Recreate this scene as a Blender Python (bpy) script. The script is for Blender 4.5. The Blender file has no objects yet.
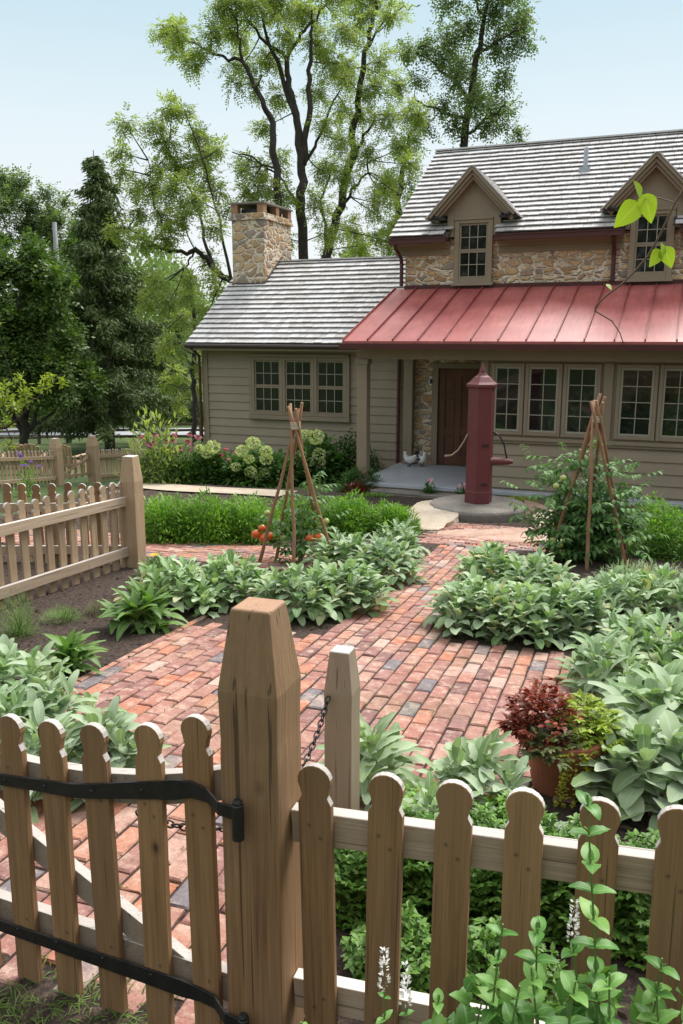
import bpy, math, random
import numpy as np
from mathutils import Vector, Matrix
R = math.radians
rnd = random.Random(7)
NR = np.random.default_rng(11)
S = bpy.context.scene
COL = S.collection

# ------------------------------------------------------------------ helpers
F = 845.0; PITCH = R(11.8); CZ = 2.75
def ray(x, y):
    a = (x-341.5)/F; b = -(y-512)/F
    return np.array([a, math.cos(PITCH)+b*math.sin(PITCH), -math.sin(PITCH)+b*math.cos(PITCH)])
def at(x, y, Y):
    r = ray(x, y); return np.array([0, 0, CZ]) + r*Y/r[1]
PX, PY = .322, .947          # direction of the brick path
QX, QY = .947, -.322
def sst(a, b, x):
    k = np.clip((x-a)/(b-a), 0, 1); return k*k*(3-2*k)
def gz(x, y):
    x = np.asarray(x, float); y = np.asarray(y, float)
    t = x*PX+y*PY
    q = .98-.068*t
    g = np.where(q > .08, q, .08*np.exp(np.clip((q-.08)/.08, -30, 0)))
    left = np.maximum(.5-.12*(y-8), -3.0)
    m = sst(-3.7, -5.5, x)*sst(8, 11, y)
    m = np.maximum(m, sst(30, 45, y))
    return g*(1-m)+left*m
def gp(px, py):
    lo, hi = .8, 120.
    for _ in range(50):
        m = (lo+hi)/2; p = at(px, py, m)
        if p[2] > float(gz(p[0], p[1])): lo = m
        else: hi = m
    p = at(px, py, lo); return np.array([p[0], p[1], float(gz(p[0], p[1]))])
def ST(s, t, h=0):
    x = s*QX+t*PX; y = s*QY+t*PY
    return np.array([x, y, float(gz(x, y))+h])
def nrm(v):
    v = np.asarray(v, float); return v/np.maximum(np.linalg.norm(v, axis=-1, keepdims=True), 1e-9)

class MB:
    """collects polygons; build() links them as one mesh object"""
    def __init__(s): s.v = []; s.f = []; s.n = 0; s.uv = []
    def add(s, v, f, uv=None):
        v = np.asarray(v, float).reshape(-1, 3); f = np.asarray(f, int)
        s.v.append(v); s.f.append(f+s.n); s.n += len(v)
        s.uv.append(np.zeros((len(v), 2)) if uv is None else np.asarray(uv, float)); return s
    def quadbox(s, p8):
        return s.add(p8, [[0,1,3,2],[4,6,7,5],[0,4,5,1],[2,3,7,6],[0,2,6,4],[1,5,7,3]])
    def box(s, x0, x1, y0, y1, z0, z1):
        p = [(x, y, z) for x in (x0, x1) for y in (y0, y1) for z in (z0, z1)]
        return s.quadbox(p)
    def bar(s, a, b, w, h, up=(0,0,1)):
        a = np.asarray(a, float); b = np.asarray(b, float)
        d = nrm(b-a); up = np.asarray(up, float); si = nrm(np.cross(d, up)); u = np.cross(si, d)
        p = [q+si*w/2*i+u*h/2*j for q in (a, b) for i in (-1, 1) for j in (-1, 1)]
        return s.quadbox(p)
    def tube(s, pts, rad, n=8, cap=True):
        pts = np.asarray(pts, float); m = len(pts)
        rad = np.full(m, rad) if np.isscalar(rad) else np.asarray(rad, float)
        t = np.gradient(pts, axis=0) if m > 1 else np.array([[0,0,1.]])
        t = nrm(t)
        ref = np.array([0,0,1.]) if abs(t[0][2]) < .9 else np.array([1.,0,0])
        a = nrm(np.cross(t[0], ref)); vs = []; ang = np.arange(n)*2*math.pi/n
        for i in range(m):
            a = nrm(a-t[i]*np.dot(a, t[i])); b = np.cross(t[i], a)
            vs.append(pts[i]+rad[i]*(np.cos(ang)[:, None]*a+np.sin(ang)[:, None]*b))
        v = np.concatenate(vs); f = []
        for i in range(m-1):
            for k in range(n):
                k2 = (k+1) % n; f.append([i*n+k, i*n+k2, (i+1)*n+k2, (i+1)*n+k])
        s.add(v, f)
        if cap:
            for i, fl in ((0, True), (m-1, False)):
                c = s.n; s.add([pts[i]], np.zeros((0, 4), int))
                base = c-m*n if i == 0 else c-m*n+(m-1)*n
                if i != 0: base = s.n-2-m*n+(m-1)*n if False else c-1-m*n+(m-1)*n
                o = base
                tri = [[o+k, o+(k+1) % n, c, c] for k in range(n)]
                s.f.append(np.array([[q[1], q[0], q[2], q[2]] if fl else q for q in tri]))
        return s
    def lathe(s, prof, c=(0,0,0), n=24, wob=0, seed=0):
        g = random.Random(seed); wb = [1+g.uniform(-wob, wob) for _ in range(n)]
        c = np.asarray(c, float); v = []
        for r, z in prof:
            for k in range(n):
                a = 2*math.pi*k/n; v.append(c+np.array([r*wb[k]*math.cos(a), r*wb[k]*math.sin(a), z]))
        f = []
        for i in range(len(prof)-1):
            for k in range(n):
                k2 = (k+1) % n; f.append([i*n+k, i*n+k2, (i+1)*n+k2, (i+1)*n+k])
        s.add(v, f); return s
    def prism(s, outline, origin, ax, ay, az, th):
        """outline of (a,b) points in plane ax,ay, extruded by th along az"""
        o = np.asarray(origin, float); ax, ay, az = map(lambda q: np.asarray(q, float), (ax, ay, az))
        n = len(outline)
        ar = sum(outline[i][0]*outline[(i+1) % n][1]-outline[(i+1) % n][0]*outline[i][1] for i in range(n))
        if ar*np.dot(np.cross(ax, ay), az) < 0: outline = outline[::-1]
        v = [o+ax*a+ay*b for a, b in outline]+[o+ax*a+ay*b+az*th for a, b in outline]
        s.add(v, [[i, (i+1) % n, n+(i+1) % n, n+i] for i in range(n)])
        b0 = s.n-2*n
        s.ng = getattr(s, 'ng', [])
        s.ng.append([b0+i for i in range(n)][::-1]); s.ng.append([b0+n+i for i in range(n)])
        return s
    def build(s, name, mat, parent=None, smooth=False, bevel=0, loc=None, top=None, tz=.45):
        V = np.concatenate(s.v) if s.v else np.zeros((0, 3)); FQ = np.concatenate([f for f in s.f if len(f)])
        UV = np.concatenate(s.uv)
        if loc is not None: V = V-np.asarray(loc, float)
        me = bpy.data.meshes.new(name)
        tri = FQ[:, 2] == FQ[:, 3]
        q = FQ[~tri]; t = FQ[tri][:, :3]
        ng = getattr(s, 'ng', [])
        loops = np.concatenate([q.ravel(), t.ravel()]+[np.array(g) for g in ng]).astype(np.int32)
        tot = np.concatenate([np.full(len(q), 4), np.full(len(t), 3), np.array([len(g) for g in ng], int)]).astype(np.int32)
        st = np.concatenate([[0], np.cumsum(tot)[:-1]]).astype(np.int32)
        me.vertices.add(len(V)); me.vertices.foreach_set('co', V.astype(np.float32).ravel())
        me.loops.add(len(loops)); me.loops.foreach_set('vertex_index', loops)
        me.polygons.add(len(tot)); me.polygons.foreach_set('loop_start', st); me.polygons.foreach_set('loop_total', tot)
        me.polygons.foreach_set('use_smooth', np.full(len(tot), bool(smooth)))
        uvl = me.uv_layers.new(name='UVMap'); uvl.data.foreach_set('uv', UV[loops].astype(np.float32).ravel())
        me.update(calc_edges=True); me.validate()
        me.materials.append(mat)
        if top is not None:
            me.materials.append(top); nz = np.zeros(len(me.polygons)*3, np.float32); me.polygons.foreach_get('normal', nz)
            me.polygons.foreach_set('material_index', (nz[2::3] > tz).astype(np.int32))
        o = bpy.data.objects.new(name, me); COL.objects.link(o)
        if loc is not None: o.location = Vector(list(map(float, loc)))
        if parent is not None: o.parent = parent
        if bevel:
            b = o.modifiers.new('bevel', 'BEVEL'); b.width = bevel; b.segments = 2; b.limit_method = 'ANGLE'
        return o

def tag(o, label=None, cat=None, group=None, kind=None):
    if label: o['label'] = label
    if cat: o['category'] = cat
    if group: o['group'] = group
    if kind: o['kind'] = kind
    return o
def empty(name, loc, rz=0, label=None, cat=None, group=None):
    o = bpy.data.objects.new(name, None); COL.objects.link(o)
    o.location = Vector(list(map(float, loc))); o.rotation_euler = (0, 0, rz); o.empty_display_size = .2
    return tag(o, label, cat, group)

# ------------------------------------------------------------------ materials
def mat(name):
    m = bpy.data.materials.new(name); m.use_nodes = True
    nt = m.node_tree; nt.nodes.clear()
    out = nt.nodes.new('ShaderNodeOutputMaterial'); b = nt.nodes.new('ShaderNodeBsdfPrincipled')
    nt.links.new(b.outputs[0], out.inputs[0]); return m, nt, b, out
def N(nt, t, **k):
    n = nt.nodes.new(t)
    for a, v in k.items():
        if a in n.inputs.keys() if hasattr(n.inputs, 'keys') else False: n.inputs[a].default_value = v
        else: setattr(n, a, v)
    return n
def noise(nt, vec, sc, det=4, rough=.55):
    n = nt.nodes.new('ShaderNodeTexNoise'); n.inputs['Scale'].default_value = sc
    n.inputs['Detail'].default_value = det; n.inputs['Roughness'].default_value = rough
    if vec is not None: nt.links.new(vec, n.inputs['Vector'])
    return n.outputs['Fac']
def ramp(nt, fac, stops, interp='LINEAR'):
    r = nt.nodes.new('ShaderNodeValToRGB'); r.color_ramp.interpolation = interp
    e = r.color_ramp.elements
    while len(e) < len(stops): e.new(.5)
    for i, (p, c) in enumerate(stops): e[i].position = p; e[i].color = (*c, 1) if len(c) == 3 else c
    nt.links.new(fac, r.inputs[0]); return r.outputs[0]
def mixc(nt, fac, a, b, mode='MIX'):
    m = nt.nodes.new('ShaderNodeMix'); m.data_type = 'RGBA'; m.blend_type = mode
    for s, v in ((m.inputs[0], fac), (m.inputs[6], a), (m.inputs[7], b)):
        if hasattr(v, 'links'): nt.links.new(v, s)
        elif isinstance(v, (int, float)): s.default_value = v
        else: s.default_value = (*v, 1)
    return m.outputs[2]
def coords(nt, scale=(1,1,1), kind='Object', rand=False):
    tc = nt.nodes.new('ShaderNodeTexCoord'); mp = nt.nodes.new('ShaderNodeMapping')
    mp.inputs['Scale'].default_value = scale
    src = tc.outputs[kind]
    if rand:
        oi = nt.nodes.new('ShaderNodeObjectInfo'); mu = nt.nodes.new('ShaderNodeMath'); mu.operation = 'MULTIPLY'; mu.inputs[1].default_value = 37.
        nt.links.new(oi.outputs['Random'], mu.inputs[0])
        ad = nt.nodes.new('ShaderNodeVectorMath'); ad.operation = 'ADD'
        nt.links.new(src, ad.inputs[0]); nt.links.new(mu.outputs[0], ad.inputs[1]); src = ad.outputs[0]
    nt.links.new(src, mp.inputs[0]); return mp.outputs[0]
def bump(nt, b, h, strength=.4, dist=.01, prev=None):
    n = nt.nodes.new('ShaderNodeBump'); n.inputs['Strength'].default_value = strength; n.inputs['Distance'].default_value = dist
    nt.links.new(h, n.inputs['Height']); nt.links.new(n.outputs[0], b.inputs['Normal']); return n

def m_wood(name, dark, light, rough=.75, grain=(30, 30, 1.6), knots=True, grey=None, bd=.004, nails=()):
    m, nt, b, o = mat(name)
    v = coords(nt, grain, rand=True)
    n1 = noise(nt, v, 1.5, 5, .6)
    v2 = coords(nt, (1.5, 1.5, .8), rand=True); n2 = noise(nt, v2, 2.2, 3)
    gr = tuple(g*(4.2 if g > 5 else 1.6) for g in grain); n4 = noise(nt, coords(nt, gr, rand=True), 1.6, 4, .65)
    mxg = nt.nodes.new('ShaderNodeMath'); mxg.operation = 'MULTIPLY_ADD'; mxg.inputs[1].default_value = .55
    sbn = nt.nodes.new('ShaderNodeMath'); sbn.operation = 'MULTIPLY'; sbn.inputs[1].default_value = .5
    nt.links.new(n4, mxg.inputs[0]); nt.links.new(n1, sbn.inputs[0]); nt.links.new(sbn.outputs[0], mxg.inputs[2]); n1 = mxg.outputs[0]
    c = ramp(nt, n1, [(.32, dark), (.5, tuple((a+bb)/2 for a, bb in zip(dark, light))), (.70, light)])
    c = mixc(nt, ramp(nt, n2, [(.35, (0,0,0)), (.7, (.75,.75,.75))]), c, grey or tuple(x*.8 for x in dark))
    oi = nt.nodes.new('ShaderNodeObjectInfo')
    c = mixc(nt, 1.0, c, ramp(nt, oi.outputs['Random'], [(0, (.78,.76,.74)), (1, (1.12,1.1,1.08))]), 'MULTIPLY')
    if knots:
        vo = nt.nodes.new('ShaderNodeTexVoronoi'); vo.inputs['Scale'].default_value = 1.0
        nt.links.new(coords(nt, (5, 5, 3.2), rand=True), vo.inputs['Vector'])
        k = ramp(nt, vo.outputs['Distance'], [(.035, (.9,.9,.9)), (.055, (.35,.35,.35)), (.10, (0,0,0))])
        c = mixc(nt, k, c, tuple(x*.35 for x in dark))
    gc = tuple(g*(2.6 if g > 5 else .7) for g in grain); ck = noise(nt, coords(nt, gc, rand=True), 1.5, 2, .5)
    c = mixc(nt, ramp(nt, ck, [(.655, (0,0,0)), (.70, (.75,.75,.75))]), c, tuple(x*.4 for x in dark))
    for (nx_, nz2) in nails:
        flat = coords(nt, (1, 0, 1)); dn = nt.nodes.new('ShaderNodeVectorMath'); dn.operation = 'DISTANCE'; dn.inputs[1].default_value = (nx_, 0, nz2)
        nt.links.new(flat, dn.inputs[0]); c = mixc(nt, ramp(nt, dn.outputs['Value'], [(.0028, (.95,.95,.95)), (.0036, (.35,.35,.35)), (.008, (0,0,0))]), c, (.03,.026,.024))
    nt.links.new(c, b.inputs['Base Color']); b.inputs['Roughness'].default_value = rough
    bump(nt, b, n1, .8, bd)
    return m
def m_plain(name, col, rough=.6, var=.12, sc=6, metal=0, bs=.15, spec=.5):
    m, nt, b, o = mat(name)
    v = coords(nt); n1 = noise(nt, v, sc, 5); n2 = noise(nt, v, sc*12, 3)
    c = ramp(nt, n1, [(.3, tuple(x*(1-var) for x in col)), (.7, tuple(min(1, x*(1+var)) for x in col))])
    nt.links.new(c, b.inputs['Base Color']); b.inputs['Roughness'].default_value = rough; b.inputs['Metallic'].default_value = metal
    b.inputs['Specular IOR Level'].default_value = spec
    bump(nt, b, n2, bs, .004); return m
def m_leaf(name, stops, rough=.6, trans=.35, vein=None, tc=None, spec=.3, back=None, sheen=0):
    """stops: colours picked per leaf; vein: paler midrib colour"""
    m, nt, b, o = mat(name)
    g = nt.nodes.new('ShaderNodeNewGeometry')
    c = ramp(nt, g.outputs['Random Per Island'], [(i/(len(stops)-1), s) for i, s in enumerate(stops)])
    big = noise(nt, coords(nt), 1.3, 3)
    c = mixc(nt, 1.0, c, ramp(nt, big, [(.3, (.78,.8,.8)), (.7, (1.2,1.16,1.05))]), 'MULTIPLY')
    if vein:
        uv = nt.nodes.new('ShaderNodeUVMap'); sp = nt.nodes.new('ShaderNodeSeparateXYZ'); nt.links.new(uv.outputs[0], sp.inputs[0])
        f = ramp(nt, sp.outputs[0], [(.0, (0,0,0)), (.42, (0,0,0)), (.5, (.8,.8,.8)), (.58, (0,0,0))])
        c = mixc(nt, f, c, vein)
    nt.links.new(c, b.inputs['Base Color']); b.inputs['Roughness'].default_value = rough
    b.inputs['Specular IOR Level'].default_value = spec
    if sheen: b.inputs['Sheen Weight'].default_value = sheen; b.inputs['Sheen Roughness'].default_value = .5
    tr = nt.nodes.new('ShaderNodeBsdfTranslucent')
    tcol = mixc(nt, 1.0, c, tc or (1.0, 1.15, .5), 'MULTIPLY'); nt.links.new(tcol, tr.inputs[0])
    mx = nt.nodes.new('ShaderNodeMixShader'); mx.inputs[0].default_value = trans
    nt.links.new(b.outputs[0], mx.inputs[1]); nt.links.new(tr.outputs[0], mx.inputs[2]); nt.links.new(mx.outputs[0], o.inputs[0])
    return m
def m_stone(name, sc=3.2, sq=(1, 1, 1.75), tone=1.0):
    m, nt, b, o = mat(name)
    base = coords(nt, sq)
    # warp so the stones are irregular
    nz = nt.nodes.new('ShaderNodeTexNoise'); nz.inputs['Scale'].default_value = 3.5; nt.links.new(base, nz.inputs['Vector'])
    sub = nt.nodes.new('ShaderNodeVectorMath'); sub.operation = 'MULTIPLY_ADD'; sub.inputs[1].default_value = (.22,.22,.22)
    nt.links.new(nz.outputs['Color'], sub.inputs[0]); nt.links.new(base, sub.inputs[2])
    vo = nt.nodes.new('ShaderNodeTexVoronoi'); vo.inputs['Scale'].default_value = sc; vo.inputs['Randomness'].default_value = .8
    ed = nt.nodes.new('ShaderNodeTexVoronoi'); ed.feature = 'DISTANCE_TO_EDGE'; ed.inputs['Scale'].default_value = sc; ed.inputs['Randomness'].default_value = .8
    nt.links.new(sub.outputs[0], vo.inputs['Vector']); nt.links.new(sub.outputs[0], ed.inputs['Vector'])
    sx = nt.nodes.new('ShaderNodeSeparateColor'); nt.links.new(vo.outputs['Color'], sx.inputs[0])
    t = tone
    c = ramp(nt, sx.outputs[0], [(0, (.30*t,.18*t,.09*t)), (.25, (.42*t,.27*t,.14*t)), (.45, (.50*t,.36*t,.22*t)), (.65, (.36*t,.24*t,.15*t)), (.8, (.22*t,.18*t,.16*t)), (1, (.52*t,.42*t,.30*t))])
    sn = noise(nt, coords(nt), 22, 5, .65)
    c = mixc(nt, 1.0, c, ramp(nt, sn, [(.3, (.72,.70,.68)), (.7, (1.2,1.18,1.15))]), 'MULTIPLY')
    mo = ramp(nt, ed.outputs[0], [(.05, (1,1,1)), (.12, (0,0,0))])
    mc = ramp(nt, sn, [(.3, (.50*t,.42*t,.32*t)), (.7, (.66*t,.57*t,.46*t))])
    c = mixc(nt, mo, c, mc)
    nt.links.new(c, b.inputs['Base Color']); b.inputs['Roughness'].default_value = .9
    h = ramp(nt, ed.outputs[0], [(.02, (0,0,0)), (.14, (.8,.8,.8)), (.4, (1,1,1))])
    mul = nt.nodes.new('ShaderNodeMath'); mul.operation = 'MULTIPLY_ADD'; mul.inputs[1].default_value = .35
    nt.links.new(sn, mul.inputs[0]); nt.links.new(h, mul.inputs[2])
    bump(nt, b, mul.outputs[0], 1.0, .045); return m

M = {}
M['cedar'] = m_wood('cedar picket wood', (.15,.074,.028), (.43,.245,.11), grey=(.27,.165,.085), nails=((-.014,.675),(.013,.645),(.012,.205),(-.013,.175)))
M['cedar_post'] = m_wood('gate post wood', (.12,.060,.026), (.35,.195,.09), grain=(22,22,1.1), grey=(.23,.155,.09))
M['rail'] = m_wood('weathered rail wood', (.30,.21,.14), (.56,.43,.32), grain=(1.2,22,22), knots=True, grey=(.44,.335,.25))
M['grey_wood'] = m_wood('greyed fence wood', (.27,.18,.105), (.50,.355,.23), grey=(.40,.285,.185))
M['small_post'] = m_wood('greyed post wood', (.24,.175,.115), (.38,.29,.20), grain=(24,24,1.2), grey=(.32,.26,.195), knots=False)
M['endgrain'] = m_wood('silvered skylit end grain', (.44,.40,.37), (.64,.60,.57), grain=(25,25,25), knots=False, grey=(.52,.49,.47))  # silvered wood, with the sky's brightness on upward faces painted in
M['railtop'] = m_wood('silvered skylit rail top', (.46,.42,.385), (.66,.62,.59), grain=(1.5,25,25), knots=False, grey=(.55,.52,.50))  # silver wear plus skylight painted into the rails' upper faces
M['cutend'] = m_wood('reddish sawn end', (.24,.12,.065), (.42,.25,.15), grain=(14,14,14), knots=False, grey=(.32,.19,.12))
M['old_wood'] = m_wood('old brown fence wood', (.10,.07,.05), (.2,.15,.11), knots=False)
M['bamboo'] = m_wood('orange tepee pole', (.27,.13,.06), (.42,.24,.13), grain=(20,20,2), knots=False)
M['trim'] = m_plain('taupe trim paint', (.27,.212,.145), .55, .06, 3)
M['siding'] = m_plain('taupe clapboard paint', (.315,.25,.178), .6, .08, 2.0)
M['shutter'] = m_plain('pale sash paint', (.34,.31,.24), .5, .05)
M['redtrim'] = m_plain('oxblood gutter paint', (.075,.017,.016), .4, .1)
M['darktrim'] = m_plain('dark brown gutter paint', (.045,.03,.025), .5, .1)
M['door'] = m_wood('dark door wood', (.11,.036,.018), (.22,.08,.042), grain=(18,18,1.5), knots=False, rough=.45)
M['floorpaint'] = m_plain('grey porch floor paint', (.42,.445,.48), .35, .06, 3, bs=.05)
M['iron'] = m_plain('black iron', (.022,.021,.021), .42, .3, 30, metal=.3, bs=.5)
M['stone'] = m_stone('field stone', 4.6, (1,1,2.0), 1.5)
M['chimney_stone'] = m_stone('chimney stone', 3.9, (1,1,1.6), 1.2)
M['pump'] = m_plain('pump red paint', (.125,.024,.027), .55, .1, 3, bs=.2)
M['terracotta'] = m_plain('terracotta', (.36,.125,.07), .8, .22, 7)
M['pierbrick'] = m_plain('warm chimney brick', (.36,.20,.12), .9, .25, 9)
M['white'] = m_plain('white paint', (.78,.77,.74), .5, .04)
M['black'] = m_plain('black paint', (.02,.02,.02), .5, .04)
M['tomato'] = m_plain('tomato skin', (.68,.13,.02), .25, .15, 9, bs=.02)
M['green_tomato'] = m_plain('unripe tomato skin', (.38,.42,.12), .3, .15, 9, bs=.02)
M['twine'] = m_plain('twine', (.55,.48,.36), .9, .2, 50)
M['bark'] = m_plain('dark bark', (.045,.036,.030), .95, .35, 5, bs=1)
M['bark_grey'] = m_plain('grey bark', (.12,.105,.09), .95, .3, 5, bs=1)
M['stem'] = m_plain('green stem', (.12,.19,.05), .6, .2)
M['brownstem'] = m_plain('brown stem', (.14,.08,.045), .8, .2)
M['pole_grey'] = m_plain('weathered utility pole', (.25,.26,.27), .9, .15, 2)
M['metal'] = m_plain('grey flashing metal', (.42,.44,.47), .4, .08, 4, metal=.6)
M['soil'] = m_plain('soil', (.05,.033,.024), 1, .4, 9, bs=1)

def m_shingle():
    m, nt, b, o = mat('weathered cedar shingle')
    g = nt.nodes.new('ShaderNodeNewGeometry')
    c = ramp(nt, g.outputs['Random Per Island'], [(0, (.48,.455,.44)), (.5, (.57,.55,.54)), (1, (.66,.645,.64))])
    n1 = noise(nt, coords(nt, (14, 3, 3)), 2, 5, .65)
    c = mixc(nt, 1.0, c, ramp(nt, n1, [(.3, (.82,.8,.78)), (.7, (1.1,1.1,1.11))]), 'MULTIPLY')
    nt.links.new(c, b.inputs['Base Color']); b.inputs['Roughness'].default_value = .7
    bump(nt, b, n1, .5, .01); return m
M['shingle'] = m_shingle()
M['roof_and_shadow_dark'] = m_plain('dark roof deck and course shadow', (.08,.07,.064), .9, .2)  # dark tone for painted course shadows, shared by roof deck and flashing
def m_redroof():
    m, nt, b, o = mat('red standing seam metal')
    n1 = noise(nt, coords(nt, (1, 1, 1)), 1.6, 5, .6); n2 = noise(nt, coords(nt, (9, 1, 1)), 2.5, 4)
    c = ramp(nt, n1, [(.25, (.30,.065,.06)), (.5, (.39,.10,.09)), (.75, (.47,.155,.14))])
    c = mixc(nt, 1.0, c, ramp(nt, n2, [(.3, (.84,.80,.80)), (.7, (1.12,1.12,1.12))]), 'MULTIPLY')
    nt.links.new(c, b.inputs['Base Color']); b.inputs['Roughness'].default_value = .42
    b.inputs['Specular IOR Level'].default_value = .7
    bump(nt, b, n1, .15, .02); return m
M['redroof'] = m_redroof()
M['seamred'] = m_plain('dark red seam paint', (.22,.045,.042), .5, .2)
def m_glass():
    m, nt, b, o = mat('dark window glass')
    n1 = noise(nt, coords(nt, (1, 1, 1)), 2.2, 3)
    c = ramp(nt, n1, [(.35, (.006,.007,.007)), (.7, (.02,.022,.02))]); nt.links.new(c, b.inputs['Base Color'])
    b.inputs['Roughness'].default_value = .04; b.inputs['Specular IOR Level'].default_value = .5
    bump(nt, b, noise(nt, coords(nt), 1.2, 1), .02, .01); return m
M['glass'] = m_glass()
def m_brick():
    m, nt, b, o = mat('worn paving brick')
    g = nt.nodes.new('ShaderNodeNewGeometry')
    c = ramp(nt, g.outputs['Random Per Island'], [(0, (.19,.095,.085)), (.12, (.28,.125,.105)), (.28, (.36,.15,.108)), (.40, (.28,.135,.12)), (.52, (.42,.21,.145)), (.64, (.42,.15,.08)), (.74, (.34,.165,.13)), (.84, (.37,.20,.15)), (.91, (.50,.34,.28)), (.94, (.15,.135,.145)), (1, (.18,.155,.165))])
    v = coords(nt)
    n1 = noise(nt, v, 14, 6, .7); n2 = noise(nt, v, 70, 4, .7); n3 = noise(nt, v, 2.0, 3)
    c = mixc(nt, ramp(nt, n1, [(.50, (0,0,0)), (.66, (.62,.62,.62))]), c, (.56,.42,.33))
    c = mixc(nt, ramp(nt, n1, [(.30, (.75,.75,.75)), (.44, (0,0,0))]), c, (.14,.075,.055))
    c = mixc(nt, 1.0, c, ramp(nt, n2, [(.3, (.78,.76,.76)), (.7, (1.16,1.15,1.15))]), 'MULTIPLY')
    c = mixc(nt, ramp(nt, n3, [(.55, (0,0,0)), (.75, (.35,.35,.35))]), c, (.13,.12,.06))
    nt.links.new(c, b.inputs['Base Color']); b.inputs['Roughness'].default_value = .8
    ad = nt.nodes.new('ShaderNodeMath'); ad.inputs[1].default_value = 0; nt.links.new(n1, ad.inputs[0]); nt.links.new(n2, ad.inputs[1])
    bump(nt, b, ad.outputs[0], .6, .008); return m
M['brick'] = m_brick()
def m_ground():
    m, nt, b, o = mat('lawn ground')
    v = coords(nt); n1 = noise(nt, v, .35, 4); n2 = noise(nt, v, 18, 5, .7)
    c = ramp(nt, n1, [(.3, (.045,.08,.02)), (.7, (.085,.125,.035))])
    c = mixc(nt, 1.0, c, ramp(nt, n2, [(.3, (.6,.6,.55)), (.7, (1.3,1.3,1.2))]), 'MULTIPLY')
    nt.links.new(c, b.inputs['Base Color']); b.inputs['Roughness'].default_value = 1
    bump(nt, b, n2, 1, .05); return m
M['lawn'] = m_ground()
def m_mulch(nm='dark mulch', t=1.0):
    m, nt, b, o = mat(nm)
    v = coords(nt); n1 = noise(nt, v, 3, 4); n2 = noise(nt, v, 42, 6, .75); n3 = noise(nt, v, 120, 4, .8)
    c = ramp(nt, n2, [(.32, (.018*t,.011*t,.008*t)), (.5, (.065*t,.04*t,.03*t)), (.66, (.19*t,.125*t,.09*t))])
    c = mixc(nt, ramp(nt, n1, [(.4, (0,0,0)), (.75, (.5,.5,.5))]), c, (.085,.055,.036))
    nt.links.new(c, b.inputs['Base Color']); b.inputs['Roughness'].default_value = .95
    bump(nt, b, n2, 1, .05); return m
M['mulch'] = m_mulch()
def m_flag(name, c0, c1):
    m, nt, b, o = mat(name)
    v = coords(nt); n1 = noise(nt, v, 3.5, 6, .65); n2 = noise(nt, v, 30, 5, .7)
    c = ramp(nt, n1, [(.3, c0), (.7, c1)])
    c = mixc(nt, 1.0, c, ramp(nt, n2, [(.3, (.8,.78,.76)), (.7, (1.12,1.12,1.1))]), 'MULTIPLY')
    nt.links.new(c, b.inputs['Base Color']); b.inputs['Roughness'].default_value = .85
    bump(nt, b, n1, .8, .03); return m
M['flag_tan'] = m_flag('tan sandstone', (.40,.32,.235), (.56,.48,.385))
M['flag_red'] = m_flag('reddish sandstone', (.34,.19,.14), (.52,.36,.28))
M['dirt'] = m_mulch('trodden dirt', 1.7)
M['millstone'] = m_flag('grey millstone', (.16,.14,.12), (.26,.235,.21))
M['asphalt'] = m_flag('pale road', (.30,.31,.33), (.40,.41,.44))

# foliage
M['lamb'] = m_leaf('woolly grey-green leaf', [(.12,.23,.07), (.18,.31,.13), (.27,.39,.20), (.36,.47,.30), (.46,.56,.41), (.42,.52,.35), (.22,.33,.15), (.14,.26,.08), (.30,.42,.23), (.39,.50,.32), (.42,.38,.17)], .8, .25, vein=(.44,.53,.37), tc=(1.0,1.2,.5), sheen=.5, spec=.1)
M['lamb_light'] = m_leaf('pale woolly leaf', [(.18,.28,.11), (.26,.36,.20), (.36,.46,.31), (.44,.53,.39), (.20,.31,.11)], .8, .25, vein=(.45,.53,.40), tc=(1.0,1.2,.55), sheen=.6, spec=.1)
M['broad'] = m_leaf('broad green leaf', [(.10,.20,.045), (.16,.28,.07), (.2,.34,.1), (.13,.25,.05)], .5, .3, vein=(.26,.38,.14), spec=.35)
M['herb'] = m_leaf('bright herb leaf', [(.13,.27,.035), (.18,.36,.05), (.25,.44,.07), (.11,.23,.035)], .5, .35)
M['parsley'] = m_leaf('parsley leaf', [(.07,.17,.025), (.13,.27,.045), (.20,.36,.08), (.06,.14,.03)], .45, .3)
M['darkshrub'] = m_leaf('dark shrub leaf', [(.035,.085,.02), (.06,.13,.03), (.08,.16,.04)], .5, .25)
M['hydleaf'] = m_leaf('hydrangea leaf', [(.05,.12,.025), (.08,.18,.04), (.11,.22,.05)], .5, .3, vein=(.14,.25,.08))
M['hydbloom'] = m_leaf('hydrangea bloom', [(.48,.56,.24), (.62,.68,.38), (.70,.74,.50), (.45,.55,.20)], .7, .3)
M['pink'] = m_leaf('pink petal', [(.50,.16,.22), (.62,.26,.32), (.45,.10,.17)], .6, .3, tc=(1.1,.6,.7))
M['pinkpale'] = m_leaf('pale pink petal', [(.8,.45,.55), (.85,.6,.65)], .6, .3, tc=(1.1,.6,.7))
M['yellow'] = m_leaf('yellow petal', [(.85,.55,.03), (.9,.65,.05)], .6, .3, tc=(1.1,.9,.4))
M['purple'] = m_leaf('violet petal', [(.2,.1,.5), (.28,.15,.6)], .6, .3, tc=(.9,.7,1.2))
M['whitepetal'] = m_leaf('white petal', [(.7,.7,.72), (.8,.8,.78)], .6, .3, tc=(1,1,1))
M['tomleaf'] = m_leaf('tomato leaf', [(.05,.12,.03), (.09,.20,.05), (.15,.29,.08), (.06,.15,.055)], .55, .3)
M['mint'] = m_leaf('mint leaf', [(.06,.17,.03), (.10,.25,.05), (.16,.34,.08), (.24,.42,.10), (.07,.20,.04)], .42, .25, vein=(.24,.42,.16))
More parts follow.
